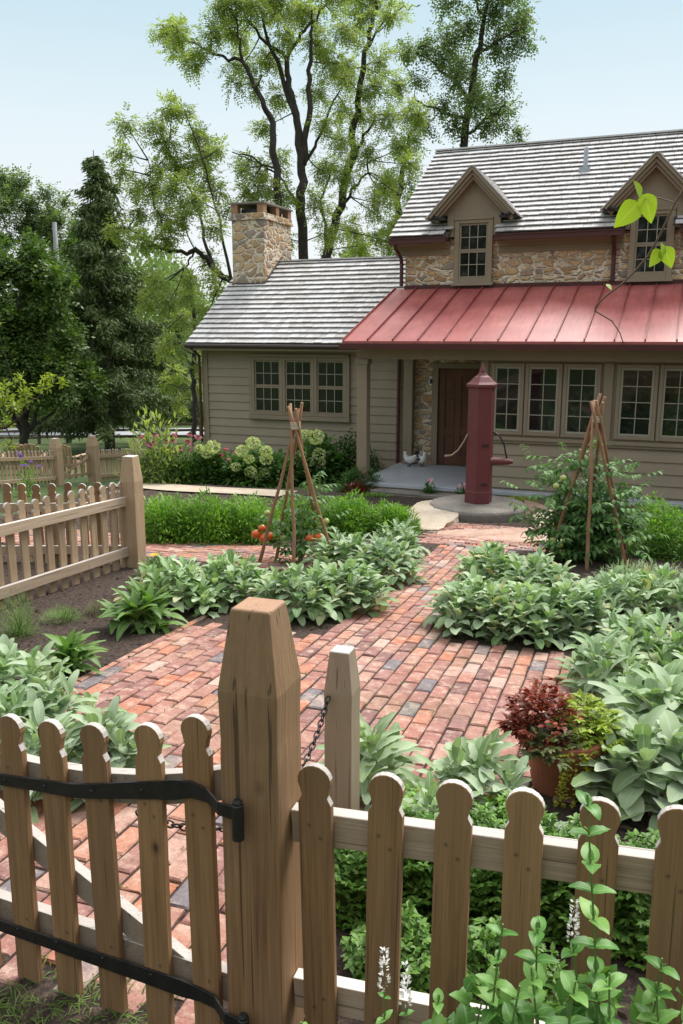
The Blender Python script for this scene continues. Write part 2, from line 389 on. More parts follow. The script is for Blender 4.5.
M['redleaf'] = m_leaf('burgundy leaf', [(.12,.03,.02), (.25,.05,.035), (.36,.09,.05), (.20,.10,.05)], .45, .25, tc=(1.4,.5,.4))
M['olive'] = m_leaf('olive green leaf', [(.09,.12,.05), (.16,.2,.08), (.13,.1,.05)], .5, .25)
M['lime'] = m_leaf('lime leaf', [(.28,.40,.05), (.38,.48,.08), (.30,.36,.06)], .5, .35)
M['jenny'] = m_leaf('golden trailing leaf', [(.42,.42,.05), (.52,.50,.08)], .5, .3)
M['grass'] = m_leaf('grass blade', [(.09,.16,.03), (.14,.22,.05), (.2,.26,.08)], .6, .3)
M['dry'] = m_leaf('dry leaf', [(.3,.22,.12), (.22,.14,.08), (.4,.3,.2)], .8, .2)
M['walnut'] = m_leaf('light tree leaf', [(.20,.27,.08), (.30,.37,.13), (.40,.46,.20), (.22,.30,.09)], .5, .55, tc=(1.15,1.25,.5))
M['treemid'] = m_leaf('tree leaf', [(.11,.17,.06), (.18,.25,.10), (.24,.31,.14)], .5, .4)
M['treedark'] = m_leaf('dark tree leaf', [(.06,.115,.025), (.10,.165,.04), (.145,.22,.06)], .5, .35)
M['treeyellow'] = m_leaf('yellow green leaf', [(.25,.32,.05), (.33,.40,.08), (.2,.28,.05)], .5, .45)
M['needle'] = m_leaf('spruce needle', [(.06,.10,.03), (.10,.145,.045), (.15,.20,.075)], .6, .15)
M['farwood'] = m_leaf('far woodland leaf', [(.12,.19,.07), (.18,.26,.10), (.26,.33,.14)], .7, .4)
M['vineleaf'] = m_leaf('thin bean leaf', [(.30,.46,.04), (.38,.54,.06)], .5, .55, vein=(.40,.52,.12), tc=(1.25,1.25,.4))

# ------------------------------------------------------------------ foliage geometry
PROF = {'lance': lambda t: np.sin(np.pi*np.clip(t, 0, 1)**.8)**.8,
        'oval': lambda t: np.sin(np.pi*np.clip(t, 0, 1)**.62)**.75,
        'heart': lambda t: np.where(t < .25, np.sin(np.pi/2*np.clip(t/.25, 0, 1))**.6, np.cos(np.pi/2*np.clip((t-.25)/.75, 0, 1))**.85),
        'spoon': lambda t: np.clip(np.sin(np.pi*np.clip(t, 0, 1)**1.1), 0, 1)**.46*.95+.1*(1-t)}
def leaves(mb, base, d, L, W, bend=.4, seg=4, prof='lance', fold=.25, up=None, curl=0, wave=0):
    base = np.asarray(base, float).reshape(-1, 3); n = len(base)
    d = nrm(np.asarray(d, float).reshape(-1, 3)); L = np.broadcast_to(L, n).astype(float); W = np.broadcast_to(W, n).astype(float)
    bend = np.broadcast_to(bend, n).astype(float)
    if up is None: up = np.tile([0,0,1.], (n, 1))
    side = np.cross(d, up); bad = np.linalg.norm(side, axis=1) < 1e-3; side[bad] = [1,0,0]; side = nrm(side)
    nor = nrm(np.cross(side, d))
    cols = []; uvs = []
    pos = base.copy(); dd = d.copy(); nn = nor.copy()
    for k in range(seg+1):
        t = k/seg; w = W/2*np.maximum(PROF[prof](np.array(t if 0 < k < seg else (.02 if k == 0 else .985))), .04 if prof != 'heart' or k else .0)
        f = fold*w
        wv = (wave*W*NR.uniform(-1, 1, n))[:, None]*nn if wave else 0
        cols += [pos-side*w[:, None]+nn*f[:, None]+wv, pos, pos+side*w[:, None]+nn*f[:, None]-wv]
        uvs += [(0, t), (.5, t), (1, t)]
        if k < seg:
            a = bend/seg*(1+ (curl*(t))) 
            c, s = np.cos(a)[:, None], np.sin(a)[:, None]
            dd, nn = dd*c-nn*s, nn*c+dd*s
            pos = pos+dd*(L/seg)[:, None]
    V = np.stack(cols, 1); m = V.shape[1]
    f = []
    for k in range(seg):
        o = 3*k; f += [[o, o+1, o+4, o+3], [o+1, o+2, o+5, o+4]]
    f = np.array(f); Fq = (f[None]+(np.arange(n)*m)[:, None, None]).reshape(-1, 4)
    mb.add(V.reshape(-1, 3), Fq, np.tile(np.array(uvs), (n, 1)))
def flat_leaves(mb, base, d, L, W, up=None):
    """one folded diamond quad per leaf, for far foliage"""
    base = np.asarray(base, float).reshape(-1, 3); n = len(base); d = nrm(d)
    L = np.broadcast_to(L, n)[:, None]; W = np.broadcast_to(W, n)[:, None]
    u = nrm(NR.normal(size=(n, 3))) if up is None else up
    s = nrm(np.cross(d, u))
    V = np.stack([base, base+d*L*.45-s*W/2, base+d*L, base+d*L*.45+s*W/2], 1)
    mb.add(V.reshape(-1, 3), (np.arange(n*4)).reshape(-1, 4), np.tile([(.5,0),(0,.5),(.5,1),(1,.5)], (n, 1)))
def rdir(n, zmin=-1, zmax=1):
    z = NR.uniform(zmin, zmax, n); a = NR.uniform(0, 2*np.pi, n); r = np.sqrt(np.maximum(0, 1-z*z))
    return np.stack([r*np.cos(a), r*np.sin(a), z], 1)

LAMB = 'clumps of woolly grey leaves along the brick path'
def rosette_plant(name, label, cat, c, rx, ry, nros, L, W, m, group=None, rot=0, nleaf=16, bend=1.0, prof='spoon', elev=(15, 75), h=.06, seg=6, flower=None):
    c = np.asarray(c, float); mb = MB()
    o = empty(name, c, 0, label, cat, group)
    for i in range(nros):
        # stratified disc
        r = math.sqrt((i+.5)/nros); a = i*2.39996+rot
        x = c[0]+rx*r*math.cos(a)+NR.normal()*.02; y = c[1]+ry*r*math.sin(a)+NR.normal()*.02
        z = float(gz(x, y))+h*(1-r*r)*1.6
        k = int(nleaf*NR.uniform(.8, 1.2))
        az = NR.uniform(0, 2*np.pi)+np.arange(k)*2.39996; el = R(1)*np.interp(np.arange(k)/k, [0, 1], elev)+NR.normal(0, .12, k)
        out = np.array([x-c[0], y-c[1]])*.9
        d = np.stack([np.cos(az)*np.cos(el)+out[0], np.sin(az)*np.cos(el)+out[1], np.sin(el)], 1)+NR.normal(0, .24, (k, 3))
        fr = np.arange(k)/k
        LL = L*NR.uniform(.5, 1.25, k)*np.interp(fr, [0, .3, 1], [.85, 1.1, .6]); WW = W*NR.uniform(.8, 1.2, k)*np.interp(fr, [0, .3, 1], [.95, 1.1, .65])
        b0 = np.stack([x+.015*np.cos(az), y+.015*np.sin(az), z+.012+fr*h*1.2], 1)
        leaves(mb, b0, d, LL, WW, bend*NR.uniform(.5, 1.3, k)*np.interp(fr, [0, 1], [1.1, .5]), seg, prof, .35, wave=.06)
    mb.build('leaves', m, o, smooth=True, loc=None).location = (-c[0], -c[1], -c[2])
    return o
def dome_points(n, c, rx, ry, h, shell=.55):
    p = rdir(n, -.15, 1); r = NR.uniform(shell, 1, n)**.7
    p = p*r[:, None]; lump = 1+.16*np.sin(p[:, 0]*7+c[0]*5)*np.cos(p[:, 1]*6+c[1]*3)
    q = np.stack([c[0]+p[:, 0]*rx*lump, c[1]+p[:, 1]*ry*lump, c[2]+np.abs(p[:, 2])*h*lump], 1)
    return q, p
def bush(name, label, cat, c, rx, ry, h, n, L, W, m, group=None, seg=2, prof='lance', shell=.4, stems=True, updir=.5, bend=.5, stem_m='stem', stemn=None):
    c = np.asarray(c, float); mb = MB(); o = empty(name, c, 0, label, cat, group)
    q, p = dome_points(n, c, rx, ry, h, shell)
    d = p*1.0+rdir(n)*.7+np.array([0, 0, updir])
    leaves(mb, q, d, L*NR.uniform(.6, 1.25, n), W*NR.uniform(.7, 1.2, n), bend*NR.uniform(0, 1.4, n), seg, prof, .25)
    mb.build('foliage', m, o, smooth=True).location = (-c[0], -c[1], -c[2])
    if stems:
        sb = MB()
        for k in range(stemn or max(12, int(n/80))):
            e = q[NR.integers(n)]; b0 = c+np.array([NR.uniform(-.35, .35)*rx, NR.uniform(-.35, .35)*ry, -.02])
            mid = (b0+e)/2+np.array([0, 0, .08*h])
            sb.tube([b0, mid, e], [.004+.004*h, .004, .002], 4, cap=False)
        sb.build('stems', M[stem_m], o).location = (-c[0], -c[1], -c[2])
    return o

# ------------------------------------------------------------------ ground
def sheet(name, x0, x1, y0, y1, nx, ny, h, m, kind='structure', fn=None, mask=None):
    xs = np.linspace(x0, x1, nx); ys = np.linspace(y0, y1, ny)
    X, Y = np.meshgrid(xs, ys, indexing='ij'); Z = gz(X, Y)+h
    if fn is not None: Z = Z+fn(X, Y)
    V = np.stack([X, Y, Z], -1).reshape(-1, 3)
    f = [[i*ny+j, (i+1)*ny+j, (i+1)*ny+j+1, i*ny+j+1] for i in range(nx-1) for j in range(ny-1)]
    mb = MB(); mb.add(V, f); o = mb.build(name, m, None, smooth=True); tag(o, kind=kind); return o
xs = np.unique(np.concatenate([np.linspace(-900, -40, 14), np.linspace(-40, 40, 121), np.linspace(40, 900, 14)]))
ys = np.unique(np.concatenate([np.linspace(-300, -10, 8), np.linspace(-10, 60, 141), np.linspace(60, 1500, 16)]))
X, Y = np.meshgrid(xs, ys, indexing='ij'); V = np.stack([X, Y, gz(X, Y)], -1).reshape(-1, 3); ny = len(ys)
mb = MB(); mb.add(V, [[i*ny+j, (i+1)*ny+j, (i+1)*ny+j+1, i*ny+j+1] for i in range(len(xs)-1) for j in range(ny-1)])
tag(mb.build('ground', M['lawn'], None, smooth=True), kind='structure')
# garden bed sheet in path coordinates
def st_sheet(name, s0, s1, t0, t1, h, m, amp=.02, step=.08):
    ss = np.arange(s0, s1+step, step); tt = np.arange(t0, t1+step, step)
    A, B = np.meshgrid(ss, tt, indexing='ij'); X = A*QX+B*PX; Y = A*QY+B*PY
    nz_ = amp*(np.sin(X*9+Y*4)*np.cos(Y*11-X*3)*.5+NR.uniform(-.5, .5, X.shape)*.8)
    msk = np.array([[any(on_path(a+i*.07, b+j*.07) for i in (-1, 0, 1) for j in (-1, 0, 1)) or (-2.4 < a < -.6 and 9.2 < b < 11.1) for b in tt] for a in ss])
    Z = gz(X, Y)+np.where(msk, .031, h+nz_+.02)
    n2 = len(tt); mb = MB(); mb.add(np.stack([X, Y, Z], -1).reshape(-1, 3), [[i*n2+j, (i+1)*n2+j, (i+1)*n2+j+1, i*n2+j+1] for i in range(len(ss)-1) for j in range(n2-1)])
    return tag(mb.build(name, m, None, smooth=True), kind='structure')
mb = MB(); road = [(-60, 48.5), (-60, 52.5), (30, 50.5), (30, 54.5)]
mb.add([(-60,48.6,-2.97),(-60,52.4,-2.97),(30,54.2,-2.97),(30,50.4,-2.97)], [[0,3,2,1]])
tag(mb.build('road', M['asphalt']), kind='structure')

# ------------------------------------------------------------------ brick path
def on_path(s, t):
    if t < 1.74+.02*math.sin(s*9): return False
    e = .05*math.sin(t*3.1)
    main = -1.95 < s < (-.62 if t < 5.62 else -1.12) and t < 9.35
    left = -2.96 < s <= -1.95 and t < 5.35
    if t < 3.0 and s > -.62: main = False
    right = -.62 <= s < .35 and 3.45 < t < 5.62
    cross = -8.5 < s < -1.9 and 7.35 < t < 8.35
    near = -1.95 < s < -1.05 and t <= 3
    if t <= 3: return s > -2.6 and s < -1.0
    return main or left or right or cross
st_sheet('dirt_verge', -9.5, 9, .2, 1.72, .012, M['dirt'], .022, .04)
st_sheet('garden_bed', -9.5, 9, 1.72, 13.6, .015, M['mulch'], .012, .09)
bk = MB(); BL, BW = .203, .098; J = .009
def brick(cs, ct, hs, ht, ang=0):
    if rnd.random() < .04: ang += rnd.uniform(-.05, .05)
    ang += rnd.gauss(0, .012); c, s = math.cos(ang), math.sin(ang)
    h = .040+rnd.gauss(0, .0025); ts, tt = rnd.gauss(0, .016), rnd.gauss(0, .012); ch = .007
    v = []
    for ring, (ins, dz) in enumerate(((0, -.05), (0, -ch), (ch, 0))):
        for a, b in ((-1,-1),(1,-1),(1,1),(-1,1)):
            ls, lt = a*(hs-ins)+(rnd.gauss(0, .0014) if ring else 0), b*(ht-ins)+(rnd.gauss(0, .0018) if ring else 0)
            gs, gt = cs+ls*c-lt*s, ct+ls*s+lt*c
            p = ST(gs, gt, h+dz+ls*ts+lt*tt); v.append(p)
    f = [[8,9,10,11]]
    for r in (0, 4):
        for k in range(4): f.append([r+k, r+(k+1)%4, r+4+(k+1)%4, r+4+k])
    bk.add(v, f)
s = -2.955; row = 0
while s < .4:
    t = 1.0+(row % 2)*BL/2+rnd.uniform(-.02, .02)
    while t < 9.4:
        cs, ct = s+BW/2, t+BL/2
        if on_path(cs, ct) and not (cs < -1.95 and ct > 7.2): brick(cs, ct, BW/2-J/2, BL/2-J/2)
        t += BL
    s += BW; row += 1
# cross walk (laid the other way)
t = 7.35; row = 0
while t < 8.35:
    s = -8.5+(row % 2)*BL/2
    while s < -2.0:
        brick(s+BL/2, t+BW/2, BL/2-J/2, BW/2-J/2); s += BL
    t += BW; row += 1
t = 9.40; row = 0
while t < 11.0:
    s = -2.35+(row % 2)*BL/2
    while s < -.75:
        brick(s+BL/2, t+BW/2, BL/2-J/2, BW/2-J/2); s += BL
    t += BW; row += 1
# edging bricks set on edge along the left bed
t = 1.9
while t < 5.4:
    brick(-2.985, t+.1, .022, .098); t += BL
tag(bk.build('brick_path', M['brick']), kind='structure')
# pale gravel walk by the house
mb = MB(); pts = [(-8.6, 11.75), (-3.6, 12.1), (-3.6, 12.8), (-8.6, 12.75)]
v = []; 
for i in range(21):
    k = i/20; v += [ST(-9.2+3.9*k, 12.35+.08*math.sin(k*9), .06), ST(-9.2+3.9*k, 13.2+.08*math.sin(k*7+1), .06)]
mb.add(v, [[2*i, 2*i+1, 2*i+3, 2*i+2] for i in range(20)]); tag(mb.build('stone_walk', M['flag_tan']), kind='structure')

# ------------------------------------------------------------------ house
HO = (.46558, 14.640, 0); HA = R(-22)
house = empty('stone_house', HO, HA, 'stone and taupe clapboard farmhouse with red porch roof and shingled wing', 'house')
def HW(u, w, z):
    return np.array([HO[0]+u*math.cos(HA)-w*math.sin(HA), HO[1]+u*math.sin(HA)+w*math.cos(HA), z])
W1 = 2.43; UL = -.15; UR = 8.0; RW = 5.2; RZ = 6.66; EW = 2.1; EZ = 4.55
PIT = (RZ-EZ)/(RW-EW)
WU0, WU1 = -4.75, UL; WW = 2.5; WRW = 4.85; WRZ = 4.45; WEW = 2.12; WEZ = 2.57
BK = 2*RW-W1
# stone body with gables
mb = MB()
hz_ = EZ-.03
mb.prism([(W1, -.1), (BK, -.1), (BK, hz_), (RW, RZ-.1-.0), (W1, hz_)], (UL, 0, 0), (0,1,0), (0,0,1), (1,0,0), UR-UL)
mb.build('stone_wall', M['stone'], house)
# wing body
mb = MB()
wb = 2*WRW-WW
mb.prism([(WW, -.4), (wb, -.4), (wb, WEZ+.1), (WRW, WRZ-.12), (WW, WEZ+.1)], (WU0, 0, 0), (0,1,0), (0,0,1), (1,0,0), WU1-WU0-.003)
mb.build('wing_wall', M['siding'], house)
def clap(mb, u0, u1, z0, z1, w, sp=.178):
    z = z0
    while z < z1-.02:
        zt = min(z+sp, z1); a = .026
        p = [(u, ww, zz) for u in (u0, u1) for ww, zz in ((w-a, z), (w+.002, z), (w-.006, zt), (w+.002, zt))]
        mb.quadbox(p); z += sp
mb = MB(); clap(mb, WU0+.02, UL-.02, .1, 2.5, WW); mb.build('clapboard_siding', M['siding'], house)
# clapboards on the wing's end wall
mb = MB(); z = -.2
while z < 4.3:
    hw = (wb-WW)/2 if z < WEZ else (WRZ-.15-z)/((WRZ-.12-WEZ-.1)/((wb-WW)/2))
    if hw > .1:
        a, b = WRW-hw, WRW+hw
        mb.quadbox([(uu, ww, zz) for ww in (a, b) for uu, zz in ((WU0-.026, z), (WU0+.002, z), (WU0-.006, z+.178), (WU0+.002, z+.178))])
    z += .178
mb.build('end_clapboard', M['siding'], house)
mb = MB()
mb.box(WU0-.03, WU0+.1, WW-.045, WW+.0, -.1, 2.52); mb.box(WU0-.045, WU0-.002, WW-.0, WW+.12, -.1, 2.52)
mb.box(WU0-.02, UL-.1, WW-.04, WW, 2.38, 2.56)
mb.build('corner_board', M['trim'], house)

def shingles(name, u0, u1, w0, z0, w1, z1, ex, skip=None, parent=house, th=.05, under=True):
    L = math.hypot(w1-w0, z1-z0); d = np.array([0, (w1-w0)/L, (z1-z0)/L]); n = np.array([0, -d[2], d[1]])
    mb = MB(); db = MB(); o = np.array([0, w0, z0]); k = 0
    while k*ex < L-.02:
        a = k*ex; b = min(a+ex+.03, L); u = u0-rnd.uniform(0, .1)
        while u < u1:
            wd = rnd.uniform(.10, .24); ua, ub = max(u, u0), min(u+wd-.006, u1)
            if ub-ua > .02 and not (skip and skip((ua+ub)/2, w0+d[1]*(a+b)/2)):
                j = rnd.gauss(0, .003); t = th*rnd.uniform(.93, 1.1)
                p0, p1 = o+d*(a+j), o+d*b; lo_ = .031
                p = []
                for uu in (ua, ub):
                    for pp, hh in ((p0, t), (p1, .004)):
                        for nn in (0, 1):
                            q = pp+n*((hh if nn else (lo_ if pp is p0 else 0))+.001); p.append((uu, q[1], q[2]))
                mb.quadbox(p)
            u += wd
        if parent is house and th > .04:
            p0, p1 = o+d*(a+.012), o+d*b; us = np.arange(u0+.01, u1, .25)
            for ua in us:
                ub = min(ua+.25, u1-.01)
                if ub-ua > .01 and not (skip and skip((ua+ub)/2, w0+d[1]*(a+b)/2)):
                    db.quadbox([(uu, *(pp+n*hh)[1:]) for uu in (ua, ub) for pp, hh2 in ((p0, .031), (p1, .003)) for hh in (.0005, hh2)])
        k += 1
    if db.n: db.build('course_shadow', M['roof_and_shadow_dark'], parent)  # dark strips that paint a shadow line under each shingle course
    return mb.build(name, M['shingle'], parent)
D1, D2 = 1.19, 4.31
def skipd(u, w): return any(abs(u-c) < .44 and w < 2.62 for c in (D1, D2))
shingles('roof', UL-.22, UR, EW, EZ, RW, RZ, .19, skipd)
mb = MB()
for a, b in ((UL-.2, D1-.44), (D1+.44, D2-.44), (D2+.44, UR)):
    mb.prism([(EW+.01, EZ-.02), (RW, RZ-.02), (RW, RZ-.09), (EW+.01, EZ-.09)], (a, 0, 0), (0,1,0), (0,0,1), (1,0,0), b-a)
mb.prism([(RW, RZ-.005), (2*RW-EW, EZ-.005), (2*RW-EW, EZ-.09), (RW, RZ-.09)], (UL-.2, 0, 0), (0,1,0), (0,0,1), (1,0,0), UR-UL+.2)
mb.build('roof_deck', M['roof_and_shadow_dark'], house)
# ridge board
mb = MB(); mb.bar((UL-.22, RW-.05, RZ+.012), (UR, RW-.05, RZ+.012), .14, .03); mb.build('ridge_cap', M['shingle'], house)
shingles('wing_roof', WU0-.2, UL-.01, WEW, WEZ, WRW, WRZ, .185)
mb = MB()
mb.prism([(WEW+.01, WEZ-.015), (WRW, WRZ-.015), (WRW, WRZ-.08), (WEW+.01, WEZ-.08)], (WU0-.19, 0, 0), (0,1,0), (0,0,1), (1,0,0), WU1-WU0+.18)
mb.prism([(WRW, WRZ-.005), (2*WRW-WEW, WEZ-.005), (2*WRW-WEW, WEZ-.08), (WRW, WRZ-.08)], (WU0-.19, 0, 0), (0,1,0), (0,0,1), (1,0,0), WU1-WU0+.18)
mb.build('wing_roof_deck', M['roof_and_shadow_dark'], house)
mb = MB(); mb.bar((WU0-.2, WRW-.04, WRZ+.01), (UL-.01, WRW-.04, WRZ+.01), .14, .03); mb.build('wing_ridge_cap', M['shingle'], house)
# wing eave, rake
mb = MB(); mb.box(WU0-.19, UL-.02, WEW+.02, WW, WEZ-.11, WEZ-.075); mb.box(WU0-.2, UL-.02, WEW-.01, WEW+.02, WEZ-.13, WEZ-.01)
mb.build('wing_fascia', M['trim'], house)
mb = MB(); mb.tube([(WU0-.2, WEW-.05, WEZ-.03), (UL-.3, WEW-.05, WEZ-.05)], .045, 10); mb.build('wing_gutter', M['darktrim'], house)
mb = MB()
mb.prism([(WEW, WEZ-.02), (WRW, WRZ-.02), (WRW, WRZ-.16), (WEW, WEZ-.16)], (WU0-.2, 0, 0), (0,1,0), (0,0,1), (1,0,0), .03)
mb.build('rake_board', M['trim'], house); mb = MB()
mb.prism([(EW, EZ-.02), (RW, RZ-.02), (RW, RZ-.17), (EW, EZ-.17)], (UL-.225, 0, 0), (0,1,0), (0,0,1), (1,0,0), .03)
mb.build('rake_board', M['trim'], house)
# main eave: frieze, soffit, gutter between dormers
mb = MB(); g2 = MB()
for a, b in ((UL-.2, D1-.46), (D1+.46, D2-.46), (D2+.46, UR)):
    mb.box(a, b, W1-.03, W1-.002, 4.24, 4.5); mb.box(a, b, EW+.02, W1-.03, 4.42, 4.455); mb.box(a, b, W1-.07, W1-.03, 4.36, 4.42)
    g2.box(a-.01, b+.01, EW-.07, EW+.02, 4.43, 4.535); g2.box(a-.01, b+.01, EW-.085, EW-.07, 4.515, 4.54)
mb.build('frieze_board', M['trim'], house); g2.build('gutter', M['redtrim'], house)
def spout(pts, r=.038):
    mb = MB(); mb.tube([np.array(p) for p in pts], r, 8); return mb.build('downspout', M['redtrim'], house)
spout([(UL-.1, EW-.02, 4.44), (UL-.1, EW-.0, 4.36), (UL-.06, W1-.1, 4.2), (UL-.06, W1-.06, 4.1), (UL-.06, W1-.06, 3.68)])
spout([(UL-.1, W1-.02, 2.4), (UL-.1, W1-.02, .2)])
spout([(3.70, EW-.02, 4.44), (3.70, W1-.12, 4.25), (3.70, W1-.06, 4.12), (3.70, W1-.06, 3.69)])
spout([(WU0-.06, WEW-.03, WEZ-.08), (WU0-.06, WW-.1, WEZ-.25), (WU0-.06, WW-.08, .0)], .032)

def window(u0, u1, z0, z1, w, cols, rows, case=.07, hung=True, sill=True, proud=.05, name='window'):
    """casing mesh with sash, muntins, pane and sill beneath it"""
    mb = MB(); f, bk_ = w-proud, w-.001
    for a in ((u0-case, u0, f, bk_, z0-case, z1+case), (u1, u1+case, f, bk_, z0-case, z1+case),
              (u0+.001, u1-.001, f+.002, bk_, z1+.001, z1+case-.002), (u0+.001, u1-.001, f+.002, bk_, z0-case+.002, z0-.001)): mb.box(*a)
    o = mb.build(name, M['trim'], house, bevel=.004)
    sb = MB(); sw = .035; zs = [(z0, z1)] if not hung else [(z0, (z0+z1)/2), ((z0+z1)/2, z1)]
    mt = MB()
    for i, (a, b) in enumerate(zs):
        y0 = f+.016+(.0 if i == 0 else .014); y1 = y0+.02
        sb.box(u0+.002, u0+sw, y0, y1, a, b); sb.box(u1-sw, u1-.002, y0, y1, a, b)
        sb.box(u0+sw+.001, u1-sw-.001, y0+.001, y1, a+.002, a+sw); sb.box(u0+sw+.001, u1-sw-.001, y0+.001, y1, b-sw, b-.002)
        r = rows//len(zs)
        for k in range(1, cols):
            x = u0+sw+(u1-u0-2*sw)*k/cols; mt.box(x-.007, x+.007, y0+.004, y1-.004, a+sw, b-sw)
        for k in range(1, r):
            zz = a+sw+(b-a-2*sw)*k/r; mt.box(u0+sw, u1-sw, y0+.006, y1-.005, zz-.007, zz+.007)
    sb.build('sash', M['shutter'] if not hung else M['trim'], o, bevel=.002); mt.build('muntins', M['shutter'], o)
    gl = MB(); gl.box(u0+.01, u1-.01, w-.012, w-.006, z0+.01, z1-.01); gl.build('pane', M['glass'], o)
    if sill:
        s_ = MB(); s_.box(u0-case-.03, u1+case+.03, f-.035, f-.001, z0-case-.045, z0-case+.012); s_.build('sill', M['trim'], o)
    return o
# wing triple window
u0, u1 = -3.49, -1.43; wd = (u1-u0-.24)/3
for k in range(3):
    a = u0+k*(wd+.12); window(a, a+wd, 1.15, 2.24, WW-.03, 3, 4, .058, True, False)
mb = MB(); mb.box(u0-.13, u1+.13, WW-.10, WW-.03, 1.0, 1.088); mb.box(u0-.11, u1+.11, WW-.085, WW-.03, 2.302, 2.37)
mb.box(u0-.12, u0-.06, WW-.082, WW-.03, 1.09, 2.30); mb.box(u1+.06, u1+.12, WW-.082, WW-.03, 1.09, 2.30)
mb.build('window_surround', M['trim'], house, bevel=.004)
# porch enclosure (right of the open bay)
EF = .15; EU = 1.92
mb = MB(); mb.box(EU, UR, EF, EF+.1, .05, 2.62); mb.box(EU, EU+.1, EF+.101, W1-.002, .05, 2.62); mb.build('enclosure_wall', M['trim'], house)
mb = MB(); clap(mb, EU+.1, UR, .27, 1.02, EF-.002, .185); mb.build('enclosure_siding', M['siding'], house)
mb = MB()
mb.box(EU-.012, EU+.12, EF-.035, EF-.001, .26, 2.6); mb.box(EU+.121, UR, EF-.05, EF-.001, 1.02, 1.12); mb.box(EU+.121, UR, EF-.075, EF-.051, 1.065, 1.10)
mb.box(EU+.121, UR, EF-.03, EF-.001, 2.34, 2.6)
for x in (3.93, 5.92): mb.box(x-.07, x+.07, EF-.045, EF-.001, 1.121, 2.339)
mb.build('enclosure_trim', M['trim'], house, bevel=.004)
for a, b in ((2.15, 2.57), (2.70, 3.17), (3.30, 3.76), (4.11, 4.60), (4.73, 5.2), (5.33, 5.78), (6.1, 6.56), (6.7, 7.16)):
    window(a, b, 1.21, 2.26, EF-.002, 2, 4, .055, False, False, .045)
# foundation / floor edge
mb = MB(); mb.box(-.26, UR, -.06, EF-.0, .17, .235); mb.build('floor_edge', M['floorpaint'], house, bevel=.008)
mb = MB(); mb.box(-.22, EU+.6, 0, W1-.001, .02, .228); mb.build('porch_floor', M['floorpaint'], house)
mb = MB(); mb.box(-.24, UR, -.035, -.001, -.1, .168); mb.build('porch_skirt', M['trim'], house)
# posts and beam
def post(u, w, s_=.14, z0=.236, z1=2.36, nm='porch_post'):
    mb = MB(); h = s_/2
    mb.box(u-h, u+h, w-h, w+h, z0, z1); mb.box(u-h-.02, u+h+.02, w-h-.02, w+h+.02, z1-.09, z1-.002); mb.box(u-h-.012, u+h+.012, w-h-.012, w+h+.012, z0+.001, z0+.07)
    return mb.build(nm, M['trim'], house, bevel=.006)
post(-.10, .02, .185); post(.0, W1-.095, .18)
mb = MB(); mb.box(-.2, UR, -.06, .10, 2.361, 2.56); mb.box(-.16, -.04, .101, W1-.002, 2.37, 2.56); mb.build('porch_beam', M['trim'], house)
# pent roof
mb = MB(); PT = 3.64; PB = 2.66; pw0 = -.33; pw1 = W1-.005; pu0 = -.36
mb.prism([(pw0, PB), (pw1, PT), (pw1, PT-.05), (pw0, PB-.04)], (pu0, 0, 0), (0,1,0), (0,0,1), (1,0,0), UR-pu0)
pr = mb.build('porch_roof', M['redroof'], house)
mb = MB(); sl = math.hypot(pw1-pw0, PT-PB); nn = np.array([0, -(PT-PB)/sl, (pw1-pw0)/sl]); u = pu0+.02
while u < UR:
    a = np.array([u, pw0, PB])+nn*.019; b = np.array([u, pw1, PT])+nn*.019
    mb.bar(a, b, .018, .04, nn); u += .435
mb.build('seam', M['seamred'], pr)
mb = MB(); mb.box(UL, UR, W1-.055, W1-.002, PT-.02, PT+.055); mb.build('flashing', M['redtrim'], pr)
mb = MB(); mb.box(pu0-.01, UR, pw0-.03, pw0+.05, PB-.085, PB-.045); mb.box(pu0-.01, UR, pw0-.115, pw0-.03, PB-.13, PB-.045); mb.build('porch_gutter', M['redtrim'], house)
mb = MB(); mb.box(pu0+.0, UR, pw0+.05, W1-.003, 2.565, 2.60)
mb.prism([(pw0+.03, 2.60), (pw1, 2.60), (pw1, PT-.055), (pw0+.03, PB-.045)], (pu0+.01, 0, 0), (0,1,0), (0,0,1), (1,0,0), .03)
mb.build('porch_soffit', M['trim'], house)
# door
mb = MB(); du0, du1, dz1 = .60, 1.36, 2.10
mb.box(du0-.15, du0-.03, W1-.06, W1-.002, .23, dz1+.13); mb.box(du1+.03, du1+.15, W1-.06, W1-.002, .23, dz1+.13); mb.box(du0-.029, du1+.029, W1-.058, W1-.002, dz1+.03, dz1+.128)
mb.build('door_frame', M['trim'], house, bevel=.004)
mb = MB(); mb.box(du0-.029, du1+.029, W1-.012, W1-.003, .232, dz1+.029)
for a, b in ((du0, du0+.11), (du0+.325, du0+.435), (du1-.11, du1)): mb.box(a, b, W1-.03, W1-.0125, .25, dz1)
for a, b in ((.25, .43), (.83, .98), (1.55, 1.66), (dz1-.12, dz1)):
    for x0, x1 in ((du0+.111, du0+.324), (du0+.436, du1-.111)): mb.box(x0, x1, W1-.029, W1-.0125, a, b)
for za, zb in ((.47, .79), (1.02, 1.51), (1.70, 1.94)):
    for x0, x1 in ((du0+.14, du0+.295), (du0+.465, du1-.14)): mb.box(x0, x1, W1-.022, W1-.0125, za, zb)
dr = mb.build('door', M['door'], house, bevel=.003)
mb = MB(); mb.lathe([(.0, 0), (.02, .0), (.012, .03), (.028, .05), (.02, .075), (0, .08)], (0,0,0), 14)
k = mb.build('knob', M['iron'], dr, smooth=True); k.rotation_euler = (R(90), 0, 0); k.location = (du1-.055, W1-.03, 1.12)
